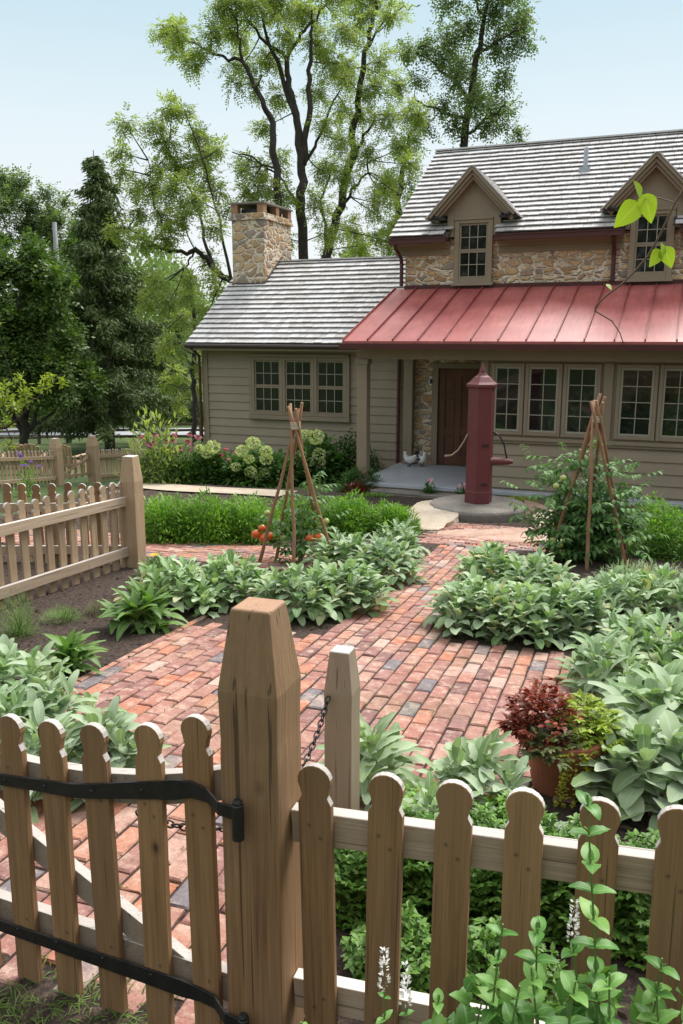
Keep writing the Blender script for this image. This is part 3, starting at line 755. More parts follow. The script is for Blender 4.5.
# wall lantern box
mb = MB(); mb.box(.385, .475, W1-.05, W1-.003, 1.80, 1.97); lb = mb.build('wall_box', M['white'], house, bevel=.008)
mb = MB(); mb.box(.405, .455, W1-.07, W1-.0505, 1.83, 1.92); mb.build('wall_box_face', M['black'], lb)
# dormers
def dormer(c):
    mb = MB(); f = W1-.10
    # cheeks + front panel
    mb.box(c-.5, c-.37, f, W1+.35, 4.55, 4.98); mb.box(c+.37, c+.5, f, W1+.35, 4.55, 4.98)
    mb.box(c-.369, c+.369, f+.004, W1+.1, 4.86, 5.02)
    mb.prism([(-.62, 4.93), (.62, 4.93), (0, 5.66)], (c, f+.012, 0), (1,0,0), (0,0,1), (0,1,0), 1.4)
    d = mb.build('dormer', M['trim'], house)
    # cornice strips of the pediment
    mb = MB(); hw, zb, za = .80, 4.90, 5.74; ln = math.hypot(hw, za-zb)
    for s_ in (-1, 1):
        for off, fw, th in ((0, EW-.02, .05), (-.055, EW+.03, .05), (-.11, EW+.08, .04)):
            o1 = np.array([c+s_*hw, 0, zb]); o2 = np.array([c, 0, za]); nv = nrm(np.cross(np.array([0,1,0]), o2-o1))*(-s_ if s_ < 0 else 1)
            nv = np.array([s_*(za-zb)/ln, 0, hw/ln])
            a, b = o1+nv*(off), o2+nv*(off)
            b2 = np.array([c, 0, b[2]+nv[0]*0])
            # meet at the centre line
            tt = (c-a[0])/(b[0]-a[0]) if abs(b[0]-a[0]) > 1e-6 else 1; b = a+(b-a)*tt
            n2 = -nv*th
            t2 = a+n2; tb = b+n2; tk = (c-t2[0])/(tb[0]-t2[0]); tb = t2+(tb-t2)*tk
            pts = [a, b, tb, t2]; v = [(p[0], fw, p[2]) for p in pts]+[(p[0], fw+(.25 if off else 1.6), p[2]) for p in pts]
            mb.add(v, [[0,1,2,3],[7,6,5,4],[0,4,5,1],[1,5,6,2],[2,6,7,3],[3,7,4,0]])
    mb.box(c-.36, c+.36, f-.03, f+.003, 4.845, 4.885)
    mb.build('cornice', M['trim'], d)
    # little roof planes, shingled
    mb = MB()
    for s_ in (-1, 1):
        nv = np.array([s_*(za-zb)/ln, 0, hw/ln]); dv = np.array([-s_*hw/ln, 0, (za-zb)/ln])
        e0 = np.array([c+s_*(hw+.05), 0, zb-.05]); L = ln+.07; k = 0; ex = .16
        while k*ex < L:
            a = e0+dv*k*ex; b = e0+dv*min(k*ex+ex+.02, L)
            yb = EW-.04
            while yb < 3.9:
                ww = rnd.uniform(.1, .2); v = []
                for yy in (yb, yb+ww-.005):
                    for pp, hh in ((a, .028), (b, .004)):
                        for q in (0, 1): g = pp+nv*(.003+hh*q); v.append((g[0], yy, g[2]))
                # keep only what stands in front of the main roof plane
                if (a[2] > EZ+(yb-EW)*PIT-.05): mb.quadbox(v)
                yb += ww
            k += 1
    mb.build('dormer_roof', M['shingle'], d)
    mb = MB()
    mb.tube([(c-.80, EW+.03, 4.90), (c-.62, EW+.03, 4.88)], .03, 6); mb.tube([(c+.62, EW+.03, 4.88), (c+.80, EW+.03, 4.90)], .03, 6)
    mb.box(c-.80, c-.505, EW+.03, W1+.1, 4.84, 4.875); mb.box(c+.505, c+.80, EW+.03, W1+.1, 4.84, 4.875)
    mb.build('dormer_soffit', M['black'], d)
    window(c-.27, c+.27, 3.80, 4.78, W1-.05, 3, 4, .09, True, True, .06)
dormer(D1); dormer(D2)
# chimney
mb = MB(); cu0, cu1, cw0, cw1 = -4.82, -4.0, 4.0, 5.45
mb.box(cu0, cu1, cw0, cw1, 2.8, 5.30)
ch = mb.build('chimney', M['chimney_stone'], house, bevel=.02)
mb = MB(); mb.box(cu0-.04, cu1+.04, cw0-.04, cw1+.04, 5.30, 5.36); mb.box(cu0-.015, cu1+.015, cw0-.015, cw1+.015, 5.361, 5.45)
mb.build('chimney_collar', M['chimney_stone'], ch, bevel=.012)
mb = MB()
pt = .16
for a in (cu0, cu1-pt):
    for b in (cw0, (cw0+cw1)/2-pt/2, cw1-pt): mb.box(a, a+pt, b, b+pt, 5.451, 5.64)
mb.build('chimney_pier', M['pierbrick'], ch)
mb = MB(); mb.box(cu0-.03, cu1+.03, cw0-.03, cw1+.03, 5.641, 5.685); mb.build('chimney_slab', M['millstone'], ch, bevel=.008)
mb = MB(); mb.box(cu0+.17, cu1-.17, cw0+.17, cw1-.17, 5.451, 5.56); mb.build('flue', M['black'], ch)
mb = MB(); zb0 = WEZ+(cw0-WEW)*(WRZ-WEZ)/(WRW-WEW)
mb.box(cu0-.01, cu1+.015, cw0-.03, cw0-.002, zb0-.05, zb0+.06); mb.bar((cu1+.012, cw0-.02, zb0+.05), (cu1+.012, WRW, WRZ+.06), .02, .05); mb.build('flashing', M['roof_and_shadow_dark'], ch)
# roof vent pipe
VU, VW = 2.93, 4.05
mb = MB(); vz = EZ+(VW-EW)*PIT; mb.lathe([(0, .40), (.045, .40), (.045, 0)], (VU, VW, vz), 12); mb.box(VU-.1, VU+.1, VW-.15, VW+.1, vz-.06, vz+.035)
mb.build('vent_pipe', M['metal'], house)

# ------------------------------------------------------------------ fences
def picket_mesh(name, w, h, th, mat_, top='round'):
    r = w*.505; pts = [(-w/2, 0), (w/2, 0), (w/2, h-.098), (w/2-.002, h-.094), (w*.385, h-.080), (w*.40, h-.074)]
    cz = h-r*.98
    a0 = -R(28)
    for i in range(13):
        a = a0+(math.pi-2*a0)*i/12; pts.append((r*math.cos(a), cz+r*math.sin(a)*(.96)))
    pts += [(-w*.40, h-.074), (-w*.385, h-.080), (-w/2+.002, h-.094), (-w/2, h-.098)]
    mb = MB(); mb.prism(pts, (0, 0, 0), (1,0,0), (0,0,1), (0,1,0), th)
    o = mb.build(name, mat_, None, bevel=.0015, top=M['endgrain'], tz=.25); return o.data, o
def fence_run(root, a, b, z0, z1, n_or_positions, w, h0, h1, th, mt, base=0, off=0, jit=.004, flip=False):
    """pickets from a to b (2d), bottom z z0->z1, height h0->h1, children of root"""
    a = np.array(a[:2]); b = np.array(b[:2]); L = np.linalg.norm(b-a); d = (b-a)/L; ang = math.atan2(d[1], d[0])
    me = {}
    rl = Vector(root.location)
    for s in n_or_positions:
        k = s/L; hh = h0+(h1-h0)*k+rnd.gauss(0, jit); key = round(hh/.01)
        if key not in me:
            me[key], ob = picket_mesh('picket', w, key*.01, th, mt)
            COL.objects.unlink(ob); me[key+.5] = ob.modifiers['bevel']
        o = bpy.data.objects.new('picket', me[key]); COL.objects.link(o); o.parent = root
        p = a+d*s; z = z0+(z1-z0)*k
        nx = np.array([-d[1], d[0]])*off
        o.location = Vector((p[0]+nx[0], p[1]+nx[1], z))-rl; o.rotation_euler = (rnd.gauss(0, .004), rnd.gauss(0, .008), ang+(math.pi if flip else 0)+rnd.gauss(0, .012))
        bv = o.modifiers.new('bevel', 'BEVEL'); bv.width = .0015; bv.segments = 1; bv.limit_method = 'ANGLE'
def rail(root, a, b, w, h, mt, name='rail', pts=None):
    a = np.array(a, float); b = np.array(b, float); L = np.linalg.norm(b-a); d = (b-a)/L
    mb = MB(); mb.box(0, L, -w/2, w/2, -h, 0)
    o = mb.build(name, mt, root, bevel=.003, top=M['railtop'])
    o.location = Vector(a)-Vector(root.location); o.rotation_euler = Vector(d).to_track_quat('X', 'Z').to_euler(); return o
def gatepost(name, label, c, w, z0, zs, zt, wt, mt, parent=None, notch=True, ang=R(-18.8), cat='post', group=None):
    """square post: taper above the shoulder zs, flat top at zt"""
    h = w/2; ht = wt/2
    prof = [(h*.985, z0), (h*.985, zs-.17)]+([(h*.965, zs-.12), (h*.985, zs-.05), (h, zs-.01)] if notch else [])+[(h, zs), (ht, zt-.004), (ht-.004, zt)]
    v = []; f = []
    for r, z in prof:
        for a, b in ((-1,-1),(1,-1),(1,1),(-1,1)): v.append((a*r, b*r, z-z0))
    m = len(prof)
    for i in range(m-1):
        for k in range(4): f.append([4*i+k, 4*i+(k+1)%4, 4*(i+1)+(k+1)%4, 4*(i+1)+k])
    f.append([4*(m-1)+k for k in range(4)]); f.append([3,2,1,0])
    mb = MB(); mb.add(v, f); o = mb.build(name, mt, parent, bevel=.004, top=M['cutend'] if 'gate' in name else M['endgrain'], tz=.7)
    loc = Vector((c[0], c[1], z0)); o.location = loc-(Vector(parent.location) if parent else Vector((0,0,0))); o.rotation_euler = (0, 0, ang)
    if not parent: tag(o, label, cat, group)
    return o
C1 = np.array([-.288, 1.83]); P2 = np.array([PX, PY]); Q2 = np.array([QX, QY])
gpc = C1+.075*Q2+.075*P2
# front fence (right of the gate post): the post belongs to it
ff = empty('picket_fence', (C1[0], C1[1], .86), 0, 'brown round-topped picket fence in the foreground right of the tall gate post', 'fence')
gatepost('gate_post', '', gpc, .15, .80, 1.945, 2.14, .098, M['cedar_post'], ff)
pl = C1+.045*P2
def fz(s): return .045*(s-.19)/.8
a = pl; b = pl+Q2*3.2
pos = [.234, .386, .545, .707, .862, 1.02, 1.18, 1.34, 1.5, 1.66, 1.82, 1.98, 2.14, 2.3, 2.46, 2.62, 2.78, 2.94]
fence_run(ff, a, b, .93, .93+fz(3.2), pos, .082, .83, .84, .02, M['cedar'], off=0)
for zt, hh in ((1.632, .085), (1.165, .085)):
    o1 = pl+.042*P2+Q2*.151; o2 = pl+.042*P2+Q2*3.2
    rail(ff, (*o1, zt), (*o2, zt+fz(3.2)), .038, hh, M['rail'])
# gate
GH = R(23); GD = np.array([-math.cos(GH), math.sin(GH)]); gl = C1+.04*P2+GD*.012
gate = empty('garden_gate', (gl[0], gl[1], .9), 0, 'scooped brown picket gate on black strap hinges, left of the tall post', 'gate')
gn = np.array([math.sin(GH), math.cos(GH)])  # away from camera
tops = [(.072, 1.846), (.228, 1.797), (.382, 1.765), (.537, 1.748), (.685, 1.737), (.84, 1.745), (.995, 1.77), (1.15, 1.81)]
grl = Vector(gate.location)
for s_, zt in tops:
    zb = .905+rnd.gauss(0, .004)
    me, ob = picket_mesh('picket', .078, zt-zb, .02, M['cedar']); ob.parent = gate
    p = gl+GD*s_; ob.location = Vector((p[0], p[1], zb))-grl; ob.rotation_euler = (0, rnd.gauss(0, .006), -GH+rnd.gauss(0, .01))
# top rail curved, made in the gate's own frame
def gpt(s_, z, back=0): return np.array([*(gl+GD*s_+gn*back), z])-np.array(grl)
def ribbon(zc, name, s0, s1, th, hgt, back, mt, n=14):
    mb = MB(); v = []
    for i in range(n+1):
        s_ = s0+(s1-s0)*i/n; z = zc(s_)
        for bk in (back, back+th):
            for dz in (0, -hgt): v.append(gpt(s_, z+dz, bk))
    f = []
    for i in range(n):
        o = 4*i; q = o+4; f += [[o, q, q+1, o+1], [o+2, o+3, q+3, q+2], [o, o+2, q+2, q], [o+1, q+1, q+3, o+3]]
    f += [[0, 1, 3, 2], [4*n, 4*n+2, 4*n+3, 4*n+1]]
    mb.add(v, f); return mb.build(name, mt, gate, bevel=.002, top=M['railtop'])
tz = lambda s: 1.60+.115*((s-.66)/.66)**2 if s < 1.3 else 1.7
M['gaterail'] = m_wood('gate rail wood', (.27,.20,.145), (.44,.35,.27), grain=(14,14,14), knots=False, grey=(.36,.29,.235))
ribbon(lambda s: tz(s), 'rail', .02, 1.25, .034, .085, .021, M['gaterail'])
ribbon(lambda s: 1.13, 'rail', .02, 1.25, .034, .085, .021, M['gaterail'])
ribbon(lambda s: 1.135+(s-.16)*.48, 'brace', .14, 1.05, .03, .08, .024, M['gaterail'])
# strap hinges in front of pickets
def strap(z_of, h_of, s0, s1, name='strap_hinge'):
    mb = MB(); v = []; n = 24
    for i in range(n+1):
        s_ = s0+(s1-s0)*i/n; z = z_of(s_); h = h_of(s_)
        fo = float(np.interp(s_, [-.06, -.005, .05], [-.052, -.047, 0]))
        for bk in (-.0075+fo, -.001+fo):
            for dz in (h/2, -h/2): v.append(gpt(s_, z+dz, bk))
    f = []
    for i in range(n):
        o = 4*i; q = o+4; f += [[o, q, q+1, o+1], [o+2, o+3, q+3, q+2], [o, o+2, q+2, q], [o+1, q+1, q+3, o+3]]
    f += [[0, 1, 3, 2], [4*n, 4*n+2, 4*n+3, 4*n+1]]
    mb.add(v, f); o = mb.build(name, M['iron'], gate, smooth=False, bevel=.0015)
    return o
sh = strap(lambda s: np.interp(s, [-.066, .02, .08, .12, .45, .9, 1.2], [1.652, 1.652, 1.655, 1.645, 1.566, 1.525, 1.55]), lambda s: np.interp(s, [-.066, .02, .07, .12, .2, .6, 1.2], [.034, .034, .036, .058, .05, .036, .026]), -.068, 1.2)
sh2 = strap(lambda s: np.interp(s, [-.035, .02, .08, 1.2], [1.07, 1.07, 1.065, 1.062]), lambda s: np.interp(s, [-.035, .02, .07, .14, .6, 1.2], [.034, .036, .036, .052, .04, .03]), -.068, 1.2)
for par, z, up in ((sh, 1.652, .06), (sh2, 1.07, .03)):
    mb = MB(); c = gpt(-.074, z, -.062); mb.lathe([(0, .042), (.008, .042), (.012, .036), (.012, .030), (.0145, .028), (.0145, -up), (0, -up)], c, 14); mb.build('pintle', M['iron'], par, smooth=False)
    mb = MB()
    for s_ in (.06, .24, .40, .56, .7): 
        c = gpt(s_, z+(.004 if par is sh2 else float(np.interp(s_, [0, .08, .12, .45, .9], [0, .003, -.007, -.086, -.127]))), -.0075); mb.tube([c, c-np.array([gn[0], gn[1], 0])*.003], [.006, .004], 8)
    mb.build('rivet', M['iron'], par)
# small latch post behind the gate
sp = gatepost('latch_post', 'short square wooden post with tapered top, holding the chain behind the fence', (.003, 2.985), .11, .78, 1.445, 1.605, .076, M['small_post'], None, True, R(-18.8), 'post')
# chain: from post to gate, weighted in the middle
def chain(pts, label):
    pts = np.array(pts); seg = np.linalg.norm(np.diff(pts, axis=0), axis=1); cum = np.concatenate([[0], np.cumsum(seg)])
    mb = MB(); s_ = 0; i = 0; step = .027
    while s_ < cum[-1]:
        p = np.array([np.interp(s_, cum, pts[:, k]) for k in range(3)]); q = np.array([np.interp(min(s_+.01, cum[-1]), cum, pts[:, k]) for k in range(3)])
        t = nrm(q-p) if np.linalg.norm(q-p) > 1e-6 else np.array([0,0,1.])
        a = nrm(np.cross(t, [0.3, 1, .1])); b = np.cross(t, a)
        if i % 2: a, b = b, a
        ring = [p+t*(.0185*math.cos(x))+a*(.0095*math.sin(x)) for x in np.linspace(0, 2*math.pi, 13)[:-1]]
        ring.append(ring[0]); mb.tube(ring, .0028, 6, cap=False); s_ += step; i += 1
    return tag(mb.build('chain', M['iron'], smooth=True), label, 'chain')
A_ = np.array([-.052, 2.93, 1.425]); B_ = np.array([*(gl+GD*.30+gn*.06), 1.50]); mid = np.array([-.18, 2.35, 1.10])
k = np.linspace(0, 1, 40)[:, None]
cp = (1-k)**2*A_+2*k*(1-k)*mid+k*k*B_
chain(cp, 'black link chain hanging between short post and picket gate')

# left fence
lp = np.array([-2.02, 8.0]); L2 = np.array([-PX, -PY])
lpz = .50
lf = empty('picket_fence', (lp[0], lp[1], lpz), 0, 'weathered picket fence at left with its two rails facing the brick path', 'fence')
gatepost('fence_post', '', lp+np.array([.02, -.06]), .155, lpz-.03, 1.40, 1.635, .11, M['grey_wood'], lf)
fa = lp; fb = lp+L2*5.2
nL = [.12+.155*i for i in range(32)]
fence_run(lf, fa, fb, .52, .52+.068*5.2, nL, .082, .87, .80, .02, M['grey_wood'], off=-.045, flip=False)
for z0, z1 in ((1.245, 1.245+.050*5.2), (.752, .752+.055*5.2)):
    rail(lf, (*(fa+Q2*.0), z0), (*(fb+Q2*.0), z1), .038, .088, M['rail'])
lf2 = empty('picket_fence', (lp[0]-.1, 8.05, .5), 0, 'shadowed picket fence running left behind the weathered one', 'fence')
fence_run(lf2, (lp[0]-.12, 8.07), (lp[0]-4.3, 8.07), .5, .5, [.08+.147*i for i in range(28)], .08, .865, .79, .02, M['cedar'])
rail(lf2, (lp[0]-.1, 8.03, 1.17), (lp[0]-4.3, 8.03, 1.12), .035, .085, M['grey_wood']); rail(lf2, (lp[0]-.1, 8.03, .74), (lp[0]-4.3, 8.03, .72), .035, .085, M['grey_wood'])

# far fence down the slope
def gzf(p): return float(gz(p[0], p[1]))
FP = [at(-40, 470, 19.2), at(57, 470, 23), at(94, 470, 24), at(137, 470, 27), at(198, 470, 31)]
FP = [np.array([p[0], p[1]]) for p in FP]
far = empty('picket_fence', (*FP[0], gzf(FP[0])), 0, 'far picket fence on the lower lawn, left of the small garden gate', 'fence')
far2 = empty('picket_fence', (*FP[3], gzf(FP[3])), 0, 'far picket fence on the lower lawn, running right behind the pink flowers', 'fence')
def simple_run(root, p, q, mt=M['grey_wood'], h=.98):
    L = np.linalg.norm(q-p); n = int(L/.165); d = (q-p)/L
    fence_run(root, p, q, gzf(p)+.05, gzf(q)+.05, [.1+i*(L-.2)/n for i in range(n+1)], .085, h-.05, h-.05, .02, mt, jit=.01)
    nx = np.array([-d[1], d[0]])*-.04
    for z in (.82, .25): rail(root, (p[0]+nx[0], p[1]+nx[1], gzf(p)+z), (q[0]+nx[0], q[1]+nx[1], gzf(q)+z), .04, .09, M['grey_wood'])
simple_run(far, FP[0], FP[1]); simple_run(far2, FP[2], FP[3]); simple_run(far2, FP[3], FP[4])
gatepost('fence_post', '', FP[1], .26, gzf(FP[1])-.1, gzf(FP[1])+1.05, gzf(FP[1])+1.3, .17, M['grey_wood'], far)
gatepost('fence_post', '', FP[2], .26, gzf(FP[2])-.1, gzf(FP[2])+1.1, gzf(FP[2])+1.38, .15, M['grey_wood'], far2)
gatepost('fence_post', '', FP[3], .24, gzf(FP[3])-.1, gzf(FP[3])+1.05, gzf(FP[3])+1.25, .15, M['grey_wood'], far2)
g3 = empty('garden_gate', (*FP[1], gzf(FP[1])), 0, 'small far garden gate with a sagging curved top, between two stout posts', 'gate')
p, q = FP[1], FP[2]; L = np.linalg.norm(q-p); d = (q-p)/L
for i in range(5):
    s_ = .2+i*(L-.4)/4; k = (s_/L-.5)*2
    me, ob = picket_mesh('picket', .08, .62+.2*k*k, .02, M['grey_wood']); ob.parent = g3; ob.location = (d[0]*s_, d[1]*s_, .12); ob.rotation_euler = (0, 0, math.atan2(d[1], d[0]))
mb = MB(); pr_ = [np.array([d[0]*L*k, d[1]*L*k, .55+.22*(2*k-1)**2-(.12*(1-k))]) for k in np.linspace(.05, .95, 9)]
for i in range(8): mb.bar(pr_[i], pr_[i+1]+.001, .04, .08)
mb.build('rail', M['grey_wood'], g3)
mb = MB(); mb.bar([d[0]*.1, d[1]*.1, .2], [d[0]*(L-.1), d[1]*(L-.1), .2], .04, .08); mb.build('rail', M['grey_wood'], g3)
mb = MB(); mb.bar([d[0]*.15, d[1]*.15-.03, .25], [d[0]*(L-.15), d[1]*(L-.15)-.03, .65], .03, .06); mb.build('brace', M['grey_wood'], g3)
# split rail fence by the road
rf = empty('rail_fence', (-20, 45, -3), 0, 'dark three-rail farm fence in front of the road', 'fence')
xs_ = [-28+2.9*i for i in range(10)]
for x in xs_:
    mb = MB(); mb.box(-.08, .08, -.07, .07, 0, 1.2); o = mb.build('post', M['old_wood'], rf, bevel=.01); o.location = (x+20, (x+28)*.06, 0)
for j, z in enumerate((.35, .68, 1.02)):
    mb = MB()
    for x in xs_[:-1]: mb.bar((x+20, (x+28)*.06-.02, z+rnd.uniform(-.03, .03)), (x+22.9, (x+30.9)*.06-.02, z+rnd.uniform(-.03, .03)), .06, .13)
    mb.build('rail', M['old_wood'], rf)
# garden chairs far left
def chair(px, label, rz, Yd=30):
    p = at(px, 465, Yd); z = gzf(p); o = empty('garden_chair', (p[0], p[1], z), rz, label, 'chair', 'wooden chairs on the far lawn')
    o.scale = (1.25, 1.25, 1.25)
    mb = MB()
    for i, x in enumerate(np.linspace(-.24, .24, 6)):
        h = .95-.9*(x*x)*1.4; q0 = np.array([x*.8, .28, .30]); q1 = np.array([x*1.1, .55, h])
        mb.bar(q0, q1, .085, .02, (0, 1, .3))
    mb.build('backrest', M['grey_wood'], o)
    mb = MB()
    for i in range(6): mb.box(-.27, .27, -.28+i*.1, -.20+i*.1, .36-i*.02, .38-i*.02)
    mb.build('seat', M['grey_wood'], o)
    for s_ in (-1, 1):
        mb = MB(); mb.box(s_*.33-.07, s_*.33+.07, -.32, .45, .56, .58); mb.build('armrest', M['grey_wood'], o)
        mb = MB(); mb.box(s_*.30-.02, s_*.30+.02, -.30, -.2, 0, .56); mb.build('leg', M['grey_wood'], o)
        mb = MB(); mb.bar((s_*.29, -.25, .34), (s_*.29, .6, .05), .03, .1); mb.build('leg', M['grey_wood'], o)
    return o
chair(17, 'leftmost wooden slat-back garden chair on the far lawn', R(200)); chair(33, 'middle wooden slat-back chair, close beside the leftmost one', R(190)); chair(71, 'wooden slat-back garden chair seen above the far picket gate', R(170))

# ------------------------------------------------------------------ pump, stones, small things at the porch
pc = gp(482, 515); px_ = ST(-1.99, 12.38)
mc = np.array([1.98, 12.02, gzf((1.98, 12.02))])
mb = MB(); mb.lathe([(0, -.05), (.64, -.05), (.69, .02), (.70, .17), (.68, .205), (.64, .22), (.3, .228), (0, .228)], mc, 40, .025, 3)
tag(mb.build('millstone', M['millstone'], None, smooth=False, bevel=.01), 'round grey stone slab beneath the red pump', 'stone slab')
pump = empty('water_pump', (mc[0], mc[1]+.0, mc[2]+.228), R(8), 'tall dark red hexagonal wooden water pump with peaked cap', 'water pump')
def hexp(mb, prof, n=6, rot=0):
    v = []; 
    for r, z in prof:
        for k in range(n): a = 2*math.pi*k/n+rot; v.append((r*math.cos(a), r*math.sin(a), z))
    m = len(prof); f = [[n*i+k, n*i+(k+1)%n, n*(i+1)+(k+1)%n, n*(i+1)+k] for i in range(m-1) for k in range(n)]
    mb.add(v, f)
mb = MB(); hexp(mb, [(0, .0), (.205, .0), (.205, .17), (.198, .175), (.196, .80), (.194, 1.66), (.0, 1.661)], 6, R(-120)); mb.build('casing', M['pump'], pump, bevel=.004)
mb = MB(); hexp(mb, [(.0, 1.64), (.205, 1.64), (.228, 1.655), (.228, 1.69), (.185, 1.72), (.175, 1.73), (.115, 1.79), (.08, 1.81), (.072, 1.82), (.05, 1.85), (.045, 1.88), (.022, 1.935), (.008, 1.97), (0, 1.975)], 6, R(-120)); mb.build('cap', M['pump'], pump, bevel=.003)
mb = MB(); mb.box(-.02, .07, -.19, -.165, .83, .85); mb.box(-.02, .07, -.195, -.165, .27, .285); mb.build('bracket', M['iron'], pump)
mb = MB(); mb.tube([(.17, -.06, 1.02), (.26, -.07, .96), (.33, -.08, .84), (.36, -.08, .70), (.385, -.08, .62)], [.012]*5, 8); mb.build('handle_rod', M['iron'], pump, smooth=True)
mb = MB(); mb.tube([(.12, -.08, .60), (.2, -.08, .60), (.33, -.09, .595), (.42, -.09, .59)], [.055, .055, .05, .042], 12); mb.tube([(.42, -.09, .59), (.46, -.09, .585)], [.03, .03], 10); mb.build('spout', M['pump'], pump, smooth=False)
mb = MB(); mb.tube([(-.17, 0, 1.02), (-.24, 0, .88), (-.32, 0, .76), (-.42, -.02, .69), (-.52, -.02, .68)], [.011, .011, .011, .011, .018], 8); mb.build('handle', M['small_post'], pump, smooth=True)

def stone(label, corners, h, m, name='flat_stone', sink=.05, group=None, cat='stone', rough=.02):
    c = np.mean([(*q[:2], 0) for q in corners], axis=0); z0 = gzf(c); n = len(corners)
    g = random.Random(int(abs(c[0]*1000))); pts = []
    for i in range(n):
        a, b = np.array(corners[i][:2]), np.array(corners[(i+1) % n][:2])
        for k in range(5): q = a+(b-a)*k/5; pts.append((q[0]+g.gauss(0, rough), q[1]+g.gauss(0, rough)))
    mb = MB(); m_ = len(pts); v = []
    for j, (zz, sc) in enumerate(((-sink, 1.0), (h*.3, 1.02), (h*.6, .99), (h*.93, 1.0), (h, .97), (h*1.01, .5))):
        for x, y in pts: v.append((c[0]+(x-c[0])*sc+g.gauss(0, rough*.4), c[1]+(y-c[1])*sc+g.gauss(0, rough*.4), z0+zz+g.gauss(0, .004)))
    f = [[m_*i+k, m_*i+(k+1)%m_, m_*(i+1)+(k+1)%m_, m_*(i+1)+k] for i in range(5) for k in range(m_)]
    mb.add(v, f); cc = mb.n; mb.add([(c[0], c[1], z0+h*1.01)], np.zeros((0, 4), int))
    mb.f.append(np.array([[5*m_+k, 5*m_+(k+1)%m_, cc, cc] for k in range(m_)]))
    return tag(mb.build(name, m, None, smooth=False, loc=(c[0], c[1], z0)), label, cat, group)
def pxp(pts, h=0):
    out = []
    for x, y in pts:
        p = gp(x, y); out.append((p[0], p[1]))
    return out
stone('wide reddish sandstone slab where the brick path meets the round slab', pxp([(428, 545), (440, 535), (533, 534), (545, 544)]), .05, M['flag_red'])
stone('pale tan flagstone left of the round slab', pxp([(400, 522), (421, 513), (456, 511), (459, 525), (438, 534), (420, 534)]), .13, M['flag_tan'])
stone('long low stone step under the porch edge', [HW(0.15, -.36, 0)[:2], HW(2.2, -.36, 0)[:2], HW(2.2, -.04, 0)[:2], HW(0.15, -.04, 0)[:2]], .09, M['millstone'], 'stone_step')
stone('rounded pale stone right of the round slab', pxp([(536, 534), (534, 524), (552, 522), (560, 532)]), .14, M['flag_tan'])
stone('small pale stone behind the bushy tomato plant', pxp([(540, 548), (541, 540), (566, 540), (570, 549)]), .10, M['flag_tan'])
stone('narrow brown stone beside the round slab rim', pxp([(522, 519), (524, 508), (552, 514), (550, 524)]), .08, M['flag_red'])

def chicken(u, w, rz, label, s=1.0):
    o = empty('chicken_statue', HW(u, w, .231), rz, label, 'statue', 'chicken figurines beside the door')
    prof = [((-.13, .24), .015), ((-.11, .20), .045), ((-.06, .15), .075), ((0, .135), .085), ((.06, .16), .07), ((.09, .22), .042), ((.095, .27), .032), ((.10, .295), .03), ((.112, .315), .01)]
    mb = MB(); mb.tube([(a*s, 0, b*s) for (a, b), r in prof], [r*s for _, r in prof], 12); mb.build('body', M['white'], o, smooth=True)
    mb = MB()
    for k in range(5): mb.bar((-.10*s, 0, (.17+.01*k)*s), ((-.18+.012*k)*s, 0, (.22+.03*k)*s), .012*s, .03*s, (0, 0, 1))
    mb.build('tail', M['black'], o)
    mb = MB()
    for k in range(3): mb.lathe([(0, .03*s), (.008*s, .02*s), (.01*s, 0), (0, -.005)], ((.085+.015*k)*s, 0, .318*s), 6)
    mb.build('comb', M['pump'], o)
    mb = MB(); mb.tube([(.125*s, 0, .295*s), (.15*s, 0, .288*s)], [.009*s, .001], 6); mb.build('beak', M['yellow'], o)
    for y in (-.03, .03):
        mb = MB(); mb.tube([(0, y*s, .07*s), (0, y*s, .0)], .008*s, 6); mb.tube([(-.02*s, y*s, .004), (.05*s, y*s, .004)], .007*s, 6); mb.build('leg', M['iron'], o)
    mb = MB(); mb.tube([(-.05*s, -.07*s, .16*s), (.0, -.083*s, .15*s), (.05*s, -.06*s, .16*s)], [.01*s, .035*s, .012*s], 8); mb.build('wing', M['black'], o, smooth=True)
chicken(.13, 2.02, R(175), 'white and black chicken figurine nearer the porch corner post', .95)
chicken(.35, 2.1, R(-60), 'white chicken figurine nearer the dark door', .95)

# ------------------------------------------------------------------ tomato tepees
def tepee(c, top, rad, n, label, rot, r=.016):
    c = np.array(c, float); o = empty('bean_tepee', c, 0, label, 'plant support')
    for k in range(n):
        a = rot+k*2*math.pi/n+rnd.uniform(-.15, .15); foot = np.array([rad*math.cos(a), rad*math.sin(a), -.03])
        tip = np.array([-.07*math.cos(a+.7), -.07*math.sin(a+.7), top*(1+rnd.uniform(-.02, .03))])
        P_ = [foot+(tip-foot)*q+np.array([rnd.gauss(0, .006), rnd.gauss(0, .006), 0]) for q in np.linspace(0, 1, 8)]
        mb = MB(); mb.tube(P_, np.linspace(r*1.15, r*.85, 8), 8); mb.build('pole', M['bamboo'], o, smooth=True)
    mb = MB(); k_ = np.linspace(0, 2*math.pi*5, 60)
    mb.tube(np.stack([.045*np.cos(k_), .045*np.sin(k_), top*.86+k_*.0022], 1), .006, 5); mb.build('twine', M['twine'], o)
    return o
t1 = gp(297, 568); tepee(t1, 1.62, .42, 5, 'left pole tepee tied with twine, red tomatoes at its foot', .9)
t2 = np.array([2.62, 8.9, 0]); t2[2] = gzf(t2); tepee(t2+np.array([0, -.22, .01]), 1.76, .50, 6, 'right pole tepee rising out of a big leafy tomato plant', .3, .018)
def sphere(mb, c, r, n=10, flat=.9):
    pr = [(max(r*math.sin(a), 1e-4), -r*flat*math.cos(a)) for a in np.linspace(0, math.pi, 8)]
    mb.lathe(pr, c, n)
